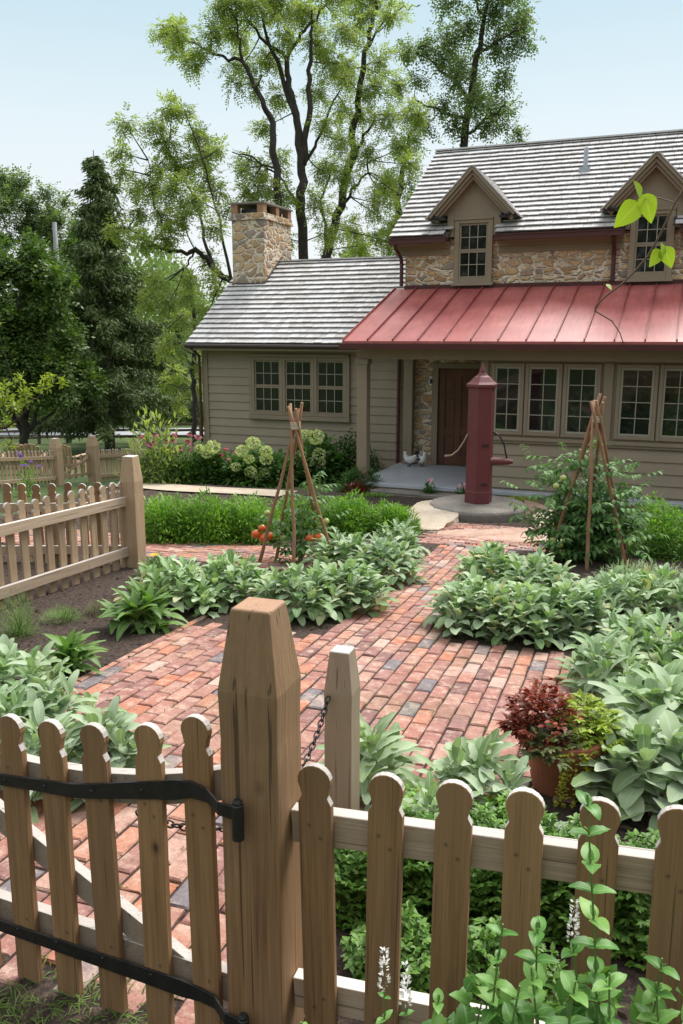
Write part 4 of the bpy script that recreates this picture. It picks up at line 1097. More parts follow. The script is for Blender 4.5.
def tomato_plant(label, c, vines, fruit, nlf, spread, group=None, L=.07, hmax=1.0):
    c = np.array(c, float); o = empty('tomato_plant', c, 0, label, 'tomato plant', None)
    lb = MB(); sb = MB()
    for (dx, dy, hh) in vines:
        m_ = 14; P_ = []
        for i in range(m_):
            k = i/(m_-1); P_.append(np.array([dx*k+.04*math.sin(7*k+dx*9), dy*k+.04*math.cos(6*k+dy*7), hh*(k**.8)]))
        sb.tube(P_, np.linspace(.011, .004, m_), 6)
        P_ = np.array(P_)
        for q in range(int(nlf)):
            k = NR.uniform(.08, 1); b0 = np.array([np.interp(k, np.linspace(0, 1, m_), P_[:, j]) for j in range(3)])+NR.normal(0, spread*.35, 3)*[1, 1, .7]
            if b0[2] < .03: b0[2] = .03+NR.uniform(0, .1)
            d = rdir(1, -.3, .5)[0]; tip = b0+d*L*2.6
            sb.tube([b0, tip], [.0025, .0015], 4, cap=False)
            ks = np.array([.3, .3, .6, .6, .85, .85, 1.]); si = nrm(np.cross(d, [0,0,1])); sg = np.array([-1,1,-1,1,-1,1,0])
            bb = b0+d*(L*2.6*ks)[:, None]; dd = d*.5+si*(sg*1.0)[:, None]+np.array([0, 0, -.25]); dd[-1] = d+np.array([0,0,-.3])
            leaves(lb, bb, dd, L*NR.uniform(.75, 1.2, 7), L*.5, NR.uniform(.2, 1, 7), 3, 'lance', .3)
    lb.build('foliage', M['tomleaf'], o, smooth=True); sb.build('vine', M['stem'], o)
    for (x, y, z, r, ripe) in fruit:
        mb = MB(); sphere(mb, (0, 0, 0), r); f = mb.build('tomato', M['tomato' if ripe else 'green_tomato'], o, smooth=True); f.location = (x, y, z)
        cb = MB(); n5 = 5; a5 = np.arange(n5)*2*np.pi/n5
        leaves(cb, np.tile([0, 0, r*.88], (n5, 1)), np.stack([np.cos(a5), np.sin(a5), np.full(n5, .15)], 1), r*.8, r*.3, .6, 2); cb.build('calyx', M['stem'], f)
    return o
fr = []
for (x, y, z, r, ripe) in ((256,534,.0,.05,1), (264,538,0,.056,1), (262,528,0,.04,1), (270,536,0,.046,1), (310,538,0,.048,1), (319,537,0,.05,1), (283,538,0,.035,0), (267,513,0,.035,0), (326,521,0,.035,0)):
    p = at(x, y, 8.25 if x < 300 else 8.15); fr.append((*(p-t1), r, ripe))
tomato_plant('sparse tomato plant with ripe red fruit climbing the left tepee', t1, [(.22, .1, .95), (.12, .35, .75), (.3, .25, .55), (-.15, .25, .5)], fr, 24, .15)
fr = [(*(at(x, y, 8.5)-t2), .035, 0) for x, y in ((563, 478), (556, 486), (553, 540), (560, 545), (612, 520))]
tomato_plant('big leafy dark tomato plant engulfing the right tepee', t2, [(-.45, -.3, .95), (-.25, .1, 1.15), (.35, -.2, .85), (.1, -.4, .7), (.55, .1, 1.0), (-.1, .4, .9), (.3, .3, .7), (-.6, -.1, .6), (.0, -.2, 1.2), (-.35, -.5, .4), (.3, -.5, .45), (.5, -.3, .6), (-.3, .2, 1.0), (.15, .1, 1.1)], fr, 46, .36, L=.078)

# ------------------------------------------------------------------ lamb's ear clumps etc.
# (px, py, rx, ry, rosettes, label) : px,py = where the clump meets the ground
LE = [
 (176, 612, .34, .26, 16, 'woolly clump just right of the weathered left post, beside the mulch'),
 (232, 606, .34, .24, 17, 'woolly clump left of the tomato tepee, behind the broad-leaved plant'),
 (300, 618, .34, .26, 18, 'woolly clump directly in front of the left tepee'),
 (350, 612, .30, .24, 16, 'woolly clump on the brick edge right of the left tepee'),
 (385, 584, .30, .34, 17, 'woolly clump farther up the left path edge, before the bright herbs'),
 (345, 576, .34, .28, 15, 'woolly clump behind the others, beside the left tepee feet'),
 (397, 562, .24, .26, 11, 'farthest woolly clump on the left edge of the brick path'),
 (473, 632, .28, .36, 19, 'woolly clump bulging over the right edge of the brick path'),
 (522, 640, .32, .34, 19, 'woolly clump in the middle of the right bed edge'),
 (572, 640, .32, .30, 17, 'woolly clump in front of the big tomato plant'),
 (490, 590, .26, .40, 17, 'farthest woolly clump on the right path edge, below the pump'),
 (535, 602, .34, .34, 17, 'woolly clump between the farthest right one and the tomato plant'),
 (618, 622, .36, .34, 16, 'woolly clump right of the big tomato plant'),
 (668, 622, .36, .34, 14, 'woolly clump at the right frame edge, nearest the feathery plant'),
]
for i, (x, y, rx, ry, n, lab) in enumerate(LE):
    rosette_plant('woolly_plant', lab, 'plant', gp(x, y), rx, ry, int(n*1.25), .155, .068, M['lamb'], LAMB, i*.7, 15, 1.3, elev=(15, 80), h=.14, seg=7)
LE2 = [
 (648, 676, .36, .38, 19, .20, .052, 'lamb', 'large woolly clump at the right frame edge, above the flowerpot'),
 (606, 700, .22, .26, 10, .19, .050, 'lamb', 'woolly clump close behind the terracotta flowerpot'),
 (700, 690, .30, .40, 12, .22, .055, 'lamb', 'woolly clump half cut off by the right frame edge, above the flowerpot'),
 (650, 805, .28, .26, 12, .23, .072, 'lamb_light', 'biggest pale woolly clump, right of the flowerpot behind the fence'),
 (672, 750, .30, .26, 11, .23, .072, 'lamb', 'broad woolly clump at the right frame edge, level with the flowerpot'),
 (368, 806, .14, .12, 6, .19, .050, 'lamb_light', 'small pale woolly clump right behind the short latch post'),
 (468, 824, .22, .10, 9, .17, .042, 'lamb_light', 'pale woolly clump behind the second and third fence pickets'),
 (14, 712, .26, .24, 13, .19, .048, 'lamb', 'grey woolly clump at the left frame edge beside the mulch'),
 (8, 765, .22, .20, 11, .19, .048, 'lamb', 'woolly clump at the left frame edge, just above the leftmost gate picket'),
 (62, 748, .13, .12, 6, .16, .044, 'lamb_light', 'small woolly clump above the second and third gate pickets'),
 (415, 880, .16, .10, 7, .19, .05, 'lamb_light', 'pale woolly clump seen through the gap right of the short latch post'),
 (45, 800, .20, .18, 11, .18, .048, 'lamb_light', 'pale woolly clump behind the left gate pickets'),
 (108, 795, .14, .13, 8, .18, .052, 'lamb_light', 'pale upright woolly clump behind the middle gate pickets'),
]
for i, (x, y, rx, ry, n, L, W, mm, lab) in enumerate(LE2):
    rosette_plant('woolly_plant', lab, 'plant', gp(x, y), rx, ry, int(n*1.2), L*.92, W*1.2, M[mm], LAMB, i*1.1, 14, 1.2, 'spoon', (20, 85), .12, seg=8)
rosette_plant('broad_leaved_plant', 'bright green broad-leaved plant on dark mulch near the left post', 'plant', gp(140, 632), .14, .12, 6, .25, .072, M['broad'], None, 0, 18, 1.1, 'oval', (15, 85), .09, 7)
rosette_plant('broad_leaved_plant', 'spreading green broad-leaved plant on mulch below the left fence', 'plant', gp(70, 676), .11, .10, 5, .22, .062, M['broad'], None, 1, 14, 1.2, 'oval', (12, 80), .07, 7)
# herbs
HB = 'bright green herb hedge plants'
for i, (x, y, rx, ry, h, lab) in enumerate([
    (165, 541, .44, .42, .52, 'bright herb bush beside the weathered left post'), (207, 542, .46, .42, .54, 'bright herb bush second from the left post'),
    (248, 542, .44, .40, .52, 'bright herb bush just left of the left tepee'), (298, 536, .44, .40, .46, 'bright herb bush right behind the left tepee'), (348, 536, .46, .42, .50, 'bright herb bush just right of the left tepee'), (390, 535, .38, .40, .38, 'bright herb bush beside the tan flagstone')]):
    bush('herb_bush', lab, 'herb', gp(x, y), rx, ry, h, 6500, .065, .019, M['herb'], HB, 2, 'lance', .35, updir=.2)
bush('green_bush', 'bright rounded bush at the right frame edge, just right of the tomato plant', 'bush', gp(655, 555), .55, .5, .62, 5200, .05, .022, M['herb'], None, 2, 'oval', .4)
bush('green_bush', 'dark rounded bush at the right frame edge, behind the tomato plant', 'bush', gp(690, 560), .6, .5, .55, 3200, .05, .022, M['parsley'], None, 2, 'oval', .4)
bush('feathery_plant', 'low feathery plant in front of the tomato plant at right', 'plant', gp(640, 598), .5, .32, .30, 2800, .07, .008, M['lamb'], None, 2, 'lance', .2)
bush('thyme_plant', 'tiny low mound on the brick crosswalk near the left tepee', 'herb', gp(232, 566), .22, .14, .13, 1200, .04, .006, M['parsley'], None, 2)
bush('rosemary_plant', 'upright feathery grey-green herb at the left frame edge on mulch', 'herb', gp(20, 640), .14, .14, .36, 2600, .05, .007, M['broad'], None, 1, 'lance', .1, updir=1.2)
bush('thyme_plant', 'small round herb tuft on mulch in front of the left fence', 'herb', gp(62, 626), .16, .13, .15, 2200, .035, .008, M['broad'], None, 1, updir=.8)
bush('thyme_plant', 'small dull herb tuft on mulch between two broad-leaved plants', 'herb', gp(100, 618), .13, .12, .14, 1600, .035, .008, M['olive'], None, 1, updir=.8)
mp = bush('marigold_plant', 'low plant with one yellow flower at the foot of the left post', 'flower', gp(160, 580), .20, .16, .22, 900, .055, .014, M['broad'], None, 2)
mb = MB(); a = np.arange(14)*2*np.pi/14; leaves(mb, np.zeros((14, 3)), np.stack([np.cos(a), np.sin(a), np.full(14, .4)], 1), .05, .022, .3, 2); mb.build('blossom', M['yellow'], mp).location = (-.03, -.05, .25)
bush('herb_bush', 'yellow-green low herb tuft beside the gravel strip near the left post', 'herb', gp(168, 596), .14, .1, .1, 500, .05, .014, M['lime'], None, 2)

# parsley row behind the foreground fence
PR = 'parsley clumps behind the foreground fence'
def parsley(c, r, h, n, label, m='parsley', L=.028):
    c = np.array(c, float); o = empty('parsley_plant', c, 0, label, 'parsley', PR); lb = MB(); sb = MB()
    for i in range(n):
        d = rdir(1, .15, 1)[0]; e = np.array([d[0]*r, d[1]*r, abs(d[2])*h])*NR.uniform(.6, 1.05)
        b0 = np.array([NR.uniform(-.3, .3)*r, NR.uniform(-.3, .3)*r, 0]); sb.tube([b0, (b0+e)/2+[0, 0, .03], e], [.002, .0015, .001], 3, cap=False)
        out = nrm(np.array([e[0], e[1], .3*h])); si = nrm(np.cross(out, [0,0,1]))
        for g, (f_, s_) in enumerate(((0, 0), (-.012, 1), (-.012, -1))):
            cen = e+out*(.02 if g == 0 else -.005)+si*s_*.028
            a = np.linspace(-1.5, 1.5, 5); ro = nrm(rdir(1, -.2, .8)[0]*.8+out); dd = ro*np.cos(a+s_*.5)[:, None]+si*np.sin(a+s_*.5)[:, None]+rdir(5)*.25
            leaves(lb, np.tile(cen, (5, 1)), dd, L*NR.uniform(.7, 1.1, 5), L*.62, .5, 2, 'oval', .25)
    lb.build('leaves', M[m], o, smooth=True); sb.build('stalks', M['stem'], o)
for x, y, r, h, n, lab, mm in ((350, 915, .15, .36, 170, 'parsley clump beside the tall gate post', 'parsley'), (408, 915, .17, .38, 220, 'parsley clump in the gap after the second fence picket', 'parsley'),
        (465, 925, .18, .42, 260, 'parsley clump behind the third fence picket', 'parsley'), (522, 925, .18, .42, 260, 'parsley clump behind the fourth fence picket', 'parsley'),
        (585, 935, .18, .38, 220, 'parsley clump behind the tall mint stem', 'parsley'), (645, 945, .18, .36, 200, 'rightmost parsley clump, behind the last picket in view', 'parsley'),
        (395, 985, .15, .22, 120, 'low dark parsley clump near the bottom rail, left of the centre pickets', 'parsley'), (500, 1000, .17, .22, 130, 'low dark parsley clump near the bottom rail, behind the mint', 'parsley'),
        (430, 855, .17, .26, 170, 'lighter parsley clump just above the fence rail, left of the pale woolly clump', 'herb'), (505, 855, .17, .22, 150, 'lighter parsley clump just above the fence rail, under the flowerpot', 'herb'), (565, 868, .17, .16, 130, 'low lighter parsley clump below the flowerpot', 'lamb_light')):
    parsley(gp(x, y), r, h, n, lab, mm)

# ------------------------------------------------------------------ planted pot
pp = gp(560, 792); pot = empty('flowerpot', pp, 0, 'terracotta pot on the bricks planted with red and lime leaves', 'flowerpot')
mb = MB(); mb.lathe([(0, .02), (.115, .02), (.125, .03), (.165, .24), (.17, .245), (.185, .245), (.19, .255), (.19, .295), (.183, .30), (.165, .30), (.16, .26), (.0, .26)], (0,0,0), 36); mb.build('pot', M['terracotta'], pot, smooth=False, bevel=.002)
mb = MB(); mb.lathe([(.0, .27), (.16, .27)], (0,0,0), 20); mb.build('potting_soil', M['soil'], pot)
def potplant(name, lab, ctr, r, h, n, L, W, m, prof='oval', cat='plant', lobes=True):
    c = np.array(pp)+np.array(ctr); o = empty(name, c, 0, lab, cat); lb = MB(); sb = MB()
    q, p = dome_points(n, np.zeros(3), r, r, h, .35)
    d = p+rdir(n)*.5+[0, 0, .15]
    if lobes:
        for a in (-.8, 0, .8):
            si = nrm(np.cross(d, np.tile([0,0,1.], (n, 1)))); dd = nrm(d)*math.cos(a)+si*math.sin(a)
            leaves(lb, q, dd, L*NR.uniform(.7, 1.2, n), W*NR.uniform(.8, 1.2, n), NR.uniform(.1, .9, n), 3, prof, .3, wave=.12)
    else: leaves(lb, q, d, L*NR.uniform(.7, 1.2, n), W, NR.uniform(.1, .9, n), 3, prof, .3)
    lb.build('leaves', m, o, smooth=True)
    for i in range(0, n, 8): sb.tube([(0,0,-.03), q[i]*[.6,.6,.7], q[i]], .0018, 3, cap=False)
    sb.build('stems', M['brownstem'], o); return o
potplant('burgundy_foliage_plant', 'burgundy-leaved plant on the left side of the terracotta pot', (-.10, -.0, .29), 0.17, .22, 260, .04, .024, M['redleaf'])
potplant('olive_foliage_plant', 'dull olive leaves spilling over the front rim of the terracotta pot', (-.09, -.13, .27), .12, .10, 110, .04, .02, M['olive'])
potplant('lime_foliage_plant', 'lime-green lobed plant on the right side of the terracotta pot', (.09, -.02, .29), .15, .17, 210, .042, .024, M['lime'])
jn = empty('trailing_plant', pp+np.array([-.02, -.19, .29]), 0, 'golden trailing plant hanging down the front of the terracotta pot', 'plant')
lb = MB(); sb = MB()
for k in range(11):
    x0 = -.05+.012*k+rnd.uniform(-.01, .01); ln = .27 if k < 7 else .16; P_ = [np.array([x0+.02*math.sin(z*14+k)+(.0 if k < 7 else z*.35), -.012-.03*math.sin(min(1, z/.2)*1.5)+z*.12, -z]) for z in np.linspace(0, ln*rnd.uniform(.7, 1.05), 14)]
    sb.tube(P_, .0013, 3, cap=False)
    for q in P_:
        d = rdir(2, -.4, .4); leaves(lb, np.tile(q, (2, 1)), d, .017, .015, .3, 2, 'oval', .1)
lb.build('leaves', M['jenny'], jn, smooth=True); sb.build('stems', M['stem'], jn)

# ------------------------------------------------------------------ bed along the wing
HYD = 'hydrangea shrubs by the clapboard wing'
def hydrangea(px, py, rx, h, blooms, label, n=1500):
    c = gp(px, py); o = bush('hydrangea_shrub', label, 'hydrangea', c, rx, rx*.75, h, n, .12, .075, M['hydleaf'], HYD, 3, 'oval', .35, updir=.3, bend=.9)
    for bx, by, r in blooms:
        p = at(bx, by, c[1]-rx*.55)-c; mb = MB(); n_ = 150; q = rdir(n_)
        flat_leaves(mb, q*r*.82*[1, 1, .85], q+rdir(n_)*.9, r*.42, r*.38); f = mb.build('flower_head', M['hydbloom'], o); f.location = tuple(p)
        sb = MB(); sb.tube([p, p*np.array([.6, .6, .5])], .006, 4, cap=False); sb.build('flower_stem', M['stem'], f).location = tuple(-p)
    return o
hydrangea(210, 482, .62, .62, [(207, 452, .12), (213, 447, .13), (200, 449, .09)], 'leftmost hydrangea shrub with pale green blooms by the wing corner')
hydrangea(262, 484, .85, .62, [(242, 451, .11), (253, 443, .12), (249, 459, .09), (266, 451, .11), (251, 472, .11), (265, 473, .09), (266, 459, .11), (236, 467, .09), (258, 477, .07)], 'middle hydrangea shrub with many blooms below the triple window', 2200)
hydrangea(318, 480, .70, .85, [(305, 434, .10), (316, 437, .15), (319, 454, .12), (310, 462, .09), (322, 462, .07), (303, 455, .07)], 'tall hydrangea shrub behind the left tepee', 1900)
bush('green_bush', 'dark green bush under the wing window, left of the porch post', 'bush', gp(350, 478), .52, .45, .85, 2400, .07, .035, M['darkshrub'], None, 2, 'oval', .35)
bush('green_bush', 'dark bush between the porch post and the wing wall', 'bush', HW(-.55, 1.4, 0), .35, .5, .65, 1500, .06, .03, M['darkshrub'], None, 2, 'oval', .35)
bush('green_bush', 'leafy green bush at the left side of the porch floor', 'bush', gp(360, 492), .40, .3, .45, 1800, .08, .03, M['hydleaf'], None, 2, 'oval', .35)
def flower_clump(label, c, r, h, n, m, size=.05, leafm='hydleaf', cat='flower', cone=True, nl=900, group=None, name='coneflower_plant'):
    o = bush(name, label, cat, c, r, r*.7, h*.8, nl, .10, .035, M[leafm], group, 2, 'lance', .3, updir=.5)
    for i in range(n):
        a = NR.uniform(0, 6.28); q = np.array([math.cos(a)*r*NR.uniform(.2, 1), math.sin(a)*r*.7*NR.uniform(.2, 1), h*NR.uniform(.75, 1.15)])
        k = np.arange(12)*2*np.pi/12; mb = MB()
        leaves(mb, np.zeros((12, 3)), np.stack([np.cos(k), np.sin(k), np.full(12, .1)], 1), size, size*.4, .9, 2); f = mb.build('blossom', m, o); f.location = tuple(q); f.rotation_euler = (NR.normal()*.4, NR.normal()*.4, 0)
        if cone:
            cb = MB(); sphere(cb, (0, 0, .008), size*.35, 8); cb.build('flower_cone', M['brownstem'], f)
        sb = MB(); sb.tube([(0,0,-h*.5), (0,0,0)], .004, 4, cap=False); sb.build('flower_stem', M['stem'], f)
    return o
CF = 'pink coneflower clumps left of the hydrangeas'
flower_clump('pink coneflower clump nearest the far picket fence', gp(160, 485), .5, .85, 7, M['pink'], .085, group=CF)
flower_clump('pink coneflower clump beside the leftmost hydrangea', gp(188, 484), .42, .80, 9, M['pink'], .085, group=CF)
flower_clump('pink coneflower clump between the two front hydrangeas', gp(232, 484), .4, .6, 5, M['pink'], .08, group=CF)
flower_clump('low pale pink flowers against the left of the pump base', HW(1.15, -.16, .02), .12, .34, 5, M['pinkpale'], .05, 'hydleaf', cone=False, nl=160, name='petunia_plant')
flower_clump('low pale pink flowers behind the right of the pump', HW(1.75, -.16, .02), .13, .36, 5, M['pinkpale'], .05, 'hydleaf', cone=False, nl=160, name='petunia_plant')
flower_clump('red-tinged low flowers at the foot of the porch post', HW(-.1, -.3, 0), .25, .28, 3, M['pink'], .045, 'redleaf', cone=False, nl=260, name='petunia_plant')
bush('ground_plant', 'low yellowish plant at the foot of the clapboards, right of the pump', 'plant', HW(2.7, -.35, 0), .42, .25, .22, 1300, .05, .015, M['lime'], None, 2)
bush('ground_plant', 'low green plant between flagstone and porch step', 'plant', HW(.35, -.62, 0.03), .38, .18, .12, 900, .05, .015, M['herb'], None, 2)
bush('ground_plant', 'low yellowish plant at the bottom of the clapboards near the tomato plant', 'plant', HW(3.5, -.4, 0), .42, .25, .25, 1100, .05, .015, M['herb'], None, 2)
# tall leafy sapling left of wing
c = gp(158, 484); bush('sapling', 'tall loose leafy sapling in front of the far fence, left of the wing', 'sapling', c, .62, .5, 1.35, 900, .16, .05, M['walnut'], None, 2, 'lance', .2, updir=.4, stem_m='brownstem')
flower_clump('small violet flowers by the far picket fence', at(26, 470, 18.5)*[1, 1, 0]+[0, 0, gzf(at(26, 470, 18.5))], .3, .9, 6, M['purple'], .07, 'herb', cone=False, nl=200, name='violet_plant')

# ------------------------------------------------------------------ foreground mint
def mint(label, base, tip, pairs, L, flower=False, seed=0):
    base = np.array(base); tip = np.array(tip); o = empty('mint_plant', base, 0, label, 'mint'); lb = MB(); sb = MB()
    T = tip-base; P_ = [T*k+np.array([.02*math.sin(k*4+seed), .01*math.cos(k*5+seed), 0]) for k in np.linspace(0, 1, 16)]
    sb.tube(P_, np.linspace(.0035, .0018, 16), 6); P_ = np.array(P_)
    for i in range(pairs):
        k = (i+.6)/pairs; q = np.array([np.interp(k, np.linspace(0, 1, 16), P_[:, j]) for j in range(3)]); a0 = i*1.57+seed+rnd.uniform(-.3, .3)
        sz = L*(1.1-.55*k)*rnd.uniform(.8, 1.15)
        for s_ in (0, math.pi):
            a = a0+s_; d = np.array([math.cos(a), math.sin(a), .35+.3*k])
            leaves(lb, [q], [d], sz, sz*.62, rnd.uniform(.3, 1.2), 8, 'oval', .22, wave=.05)
            leaves(lb, [q+[0,0,.006]], [d*[.7,.7,1]+[0,0,.6]], sz*.4, sz*.22, .4, 4, 'oval', .3)
    lb.build('leaves', M['mint'], o, smooth=True); sb.build('stalk', M['stem'], o)
    if flower:
        fb = MB(); n_ = 70; zz = NR.uniform(0, 1, n_); a = NR.uniform(0, 6.28, n_)
        r = .011*(1-zz*.7); b0 = np.array(P_[-1])+np.stack([r*np.cos(a)*.6, r*np.sin(a)*.6, zz*.09], 1)
        flat_leaves(fb, b0, np.stack([np.cos(a), np.sin(a), np.full(n_, .6)], 1), .009, .006); fb.build('flower_spike', M['whitepetal'], o)
    return o
MT = [  # px at base-ish, top px, top py, depth
 (603, 596, 795, 1.42, 11, .062, 0, 'tall mint stem rising in front of the fence rail at right'),
 (560, 548, 925, 1.40, 6, .060, 0, 'mint stem with broad leaves left of the tall one'),
 (510, 500, 925, 1.42, 6, .052, 0, 'mint stem in front of the fourth fence picket'),
 (640, 650, 955, 1.40, 5, .055, 0, 'mint stem in front of the rightmost pickets'),
 (535, 528, 965, 1.36, 4, .060, 0, 'low mint stem between the two bigger ones, at the bottom edge'),
 (600, 620, 975, 1.34, 4, .055, 0, 'low mint stem under the tall one, at the bottom edge'),
 (440, 447, 998, 1.45, 4, .045, 0, 'short mint shoot between the second and third pickets'),
 (470, 476, 1005, 1.43, 4, .042, 0, 'short mint shoot left of the fourth picket'),
 (378, 374, 985, 1.43, 5, .030, 1, 'thin shoot with white flower spike in front of the first gap'),
 (402, 405, 1003, 1.41, 5, .028, 1, 'thin shoot with larger white flower spike, before the second picket'),
 (670, 668, 985, 1.36, 5, .055, 0, 'mint stem at the bottom right corner of the picture'),
 (575, 583, 985, 1.30, 4, .060, 0, 'nearest low mint stem, in front of the tall one'),
 (505, 512, 985, 1.33, 4, .055, 0, 'low mint stem in front of the fourth picket, nearest the viewer'),
 (290, 292, 1018, 1.40, 4, .035, 0, 'tiny green shoot at the foot of the tall gate post'),
 (580, 574, 940, 1.45, 5, .055, 1, 'mint stem with a pale flower tip beside the tall one'),
]
for i, (bx, tx, ty, Yd, pairs, L, fl, lab) in enumerate(MT):
    tp = at(tx, ty, Yd); b = at(bx, ty+100, Yd); b = np.array([b[0], Yd, gzf((b[0], Yd))]); mint(lab, b, tp, pairs+7, L*1.3, fl, i*1.3)
c = at(600, 1000, 1.42); c = np.array([c[0]+.0, 1.44, gzf((c[0], 1.44))])
bush('mint_plant', 'mass of low mint leaves at the bottom right corner of the fence', 'mint', c, .24, .11, .63, 900, .055, .034, M['mint'], None, 4, 'oval', .2, bend=.9)

for px_, w_, h_, lab in ((480, .16, .60, 'lower leafy mint growth left of the tall mint stem'), (665, .18, .60, 'lower leafy mint growth at the right end of the fence'), (540, .16, .64, 'thick mint growth between the fourth picket and the tall stem')):
    c = at(px_, 1000, 1.43); c = np.array([c[0], 1.45-.1*(c[0]-.3), gzf((c[0], 1.45))]); bush('mint_plant', lab, 'mint', c, w_, .09, h_, 420, .055, .034, M['mint'], None, 4, 'oval', .2, bend=.9)
# bean vine over the top right
vine = empty('bean_vine', (1.15, 1.9, gzf((1.15, 1.9))), 0, 'thin bean vine with bright heart-shaped leaves dangling at upper right', 'vine')
vl = np.array(vine.location); VY = 2.0
sb = MB()
main = [(760, 60), (720, 130), (683, 188), (672, 205), (656, 240), (646, 262), (628, 268), (640, 250)]
P_ = [np.array([1.15, 1.9, gzf((1.15, 1.9))]), np.array([1.18, 1.92, 2.0]), np.array([1.16, 1.95, 3.0])]+[at(x, y, VY) for x, y in ((760, 60), (720, 130), (690, 180), (675, 203), (660, 235), (648, 256), (636, 270), (622, 284), (606, 296), (596, 306), (595, 311), (602, 315), (612, 321), (620, 333), (624, 345))]
P_ = np.array(P_); sb.tube(P_-vl, np.concatenate([[.004]*6, np.linspace(.0028, .0011, len(P_)-6)]), 5)
sb.tube([at(675, 203, VY)-vl, at(660, 198, VY-.02)-vl, at(646, 197, VY-.03)-vl, at(640, 206, VY-.03)-vl], .0013, 4)
sb.tube([at(646, 257, VY)-vl, at(655, 255, VY-.02)-vl, at(660, 252, VY-.02)-vl], .0012, 4)
sb.build('stem', M['brownstem'], vine, smooth=True)
def vleaf(b, t, w, tilt=.25):
    a = at(*b, VY-.03)-vl; e = at(*t, VY-.05)-vl; d = e-a; L = np.linalg.norm(d)
    mb = MB(); upv = nrm(np.array([[tilt, -1, .35]])); leaves(mb, [a], [d], L, w, .25, 8, 'heart', .12, up=upv); mb.build('leaf', M['vineleaf'], vine, smooth=True)
vleaf((638, 203), (616, 226), .05); vleaf((641, 196), (636, 180), .03, .8); vleaf((645, 194), (652, 222), .042, -.2)
vleaf((660, 250), (651, 266), .030, .3); vleaf((664, 247), (672, 267), .036, -.3); vleaf((663, 244), (664, 255), .026, .8); vleaf((607, 284), (612, 289), .012)
# stake outside the frame that carries the vine
mb = MB(); mb.tube([(1.17, 1.95, .8), (1.17, 1.96, 3.4)], .012, 8); tag(mb.build('garden_stake', M['bamboo'], None, smooth=True), 'slim pole carrying the bean vine beyond the right frame edge', 'stake')

# ------------------------------------------------------------------ stuff: chips, joint weeds, grass
mb = MB(); n_ = 26000
A = NR.uniform(-9, 3, n_); B = NR.uniform(1.8, 13, n_)
keep = np.array([not on_path(a, b) for a, b in zip(A, B)]); A, B = A[keep], B[keep]
X = A*QX+B*PX; Y = A*QY+B*PY; base = np.stack([X, Y, gz(X, Y)+.03], 1)
flat_leaves(mb, base, rdir(len(X), -.2, .45), NR.uniform(.02, .06, len(X)), NR.uniform(.01, .024, len(X)))
M['chip'] = m_leaf('bark chip', [(.03,.018,.012), (.07,.042,.03), (.16,.11,.08), (.045,.028,.02)], .95, .0)
tag(mb.build('mulch_chips', M['chip']), kind='stuff')
mb = MB(); n_ = 1500; A = -2.955+np.round(NR.uniform(0, 3.2, n_)/BW)*BW; B = NR.uniform(1.9, 8.5, n_)
for a, b in zip(A, B):
    if on_path(a, b):
        k = rnd.randint(3, 10); q = ST(a, b, .028); leaves(mb, q+NR.normal(0, .008, (k, 3))*[1,1,0], rdir(k, .2, 1), rnd.choice([.010, .014, .018, .04]), .0045, .8, 2)
tag(mb.build('joint_weeds', M['grass']), kind='stuff')
mb = MB(); sa_ = NR.uniform(-2.6, .2, 110); ta_ = NR.uniform(1.35, 1.80, 110); cx_ = sa_*QX+ta_*PX; cy_ = sa_*QY+ta_*PY; n_ = 7000; ii = NR.integers(110, size=n_); X = cx_[ii]+NR.normal(0, .045, n_); Y = cy_[ii]+NR.normal(0, .035, n_)
leaves(mb, np.stack([X, Y, gz(X, Y)+.025], 1), rdir(n_, .3, 1), NR.uniform(.03, .09, n_), .005, 1, 2)
tag(mb.build('grass_verge', M['grass']), kind='stuff')
mb = MB(); n_ = 26000; X = NR.uniform(-16, -4.2, n_); Y = NR.uniform(9, 34, n_)
leaves(mb, np.stack([X, Y, gz(X, Y)], 1), rdir(n_, .4, 1), NR.uniform(.05, .13, n_), .014, .8, 1); tag(mb.build('grass', M['grass']), kind='stuff')

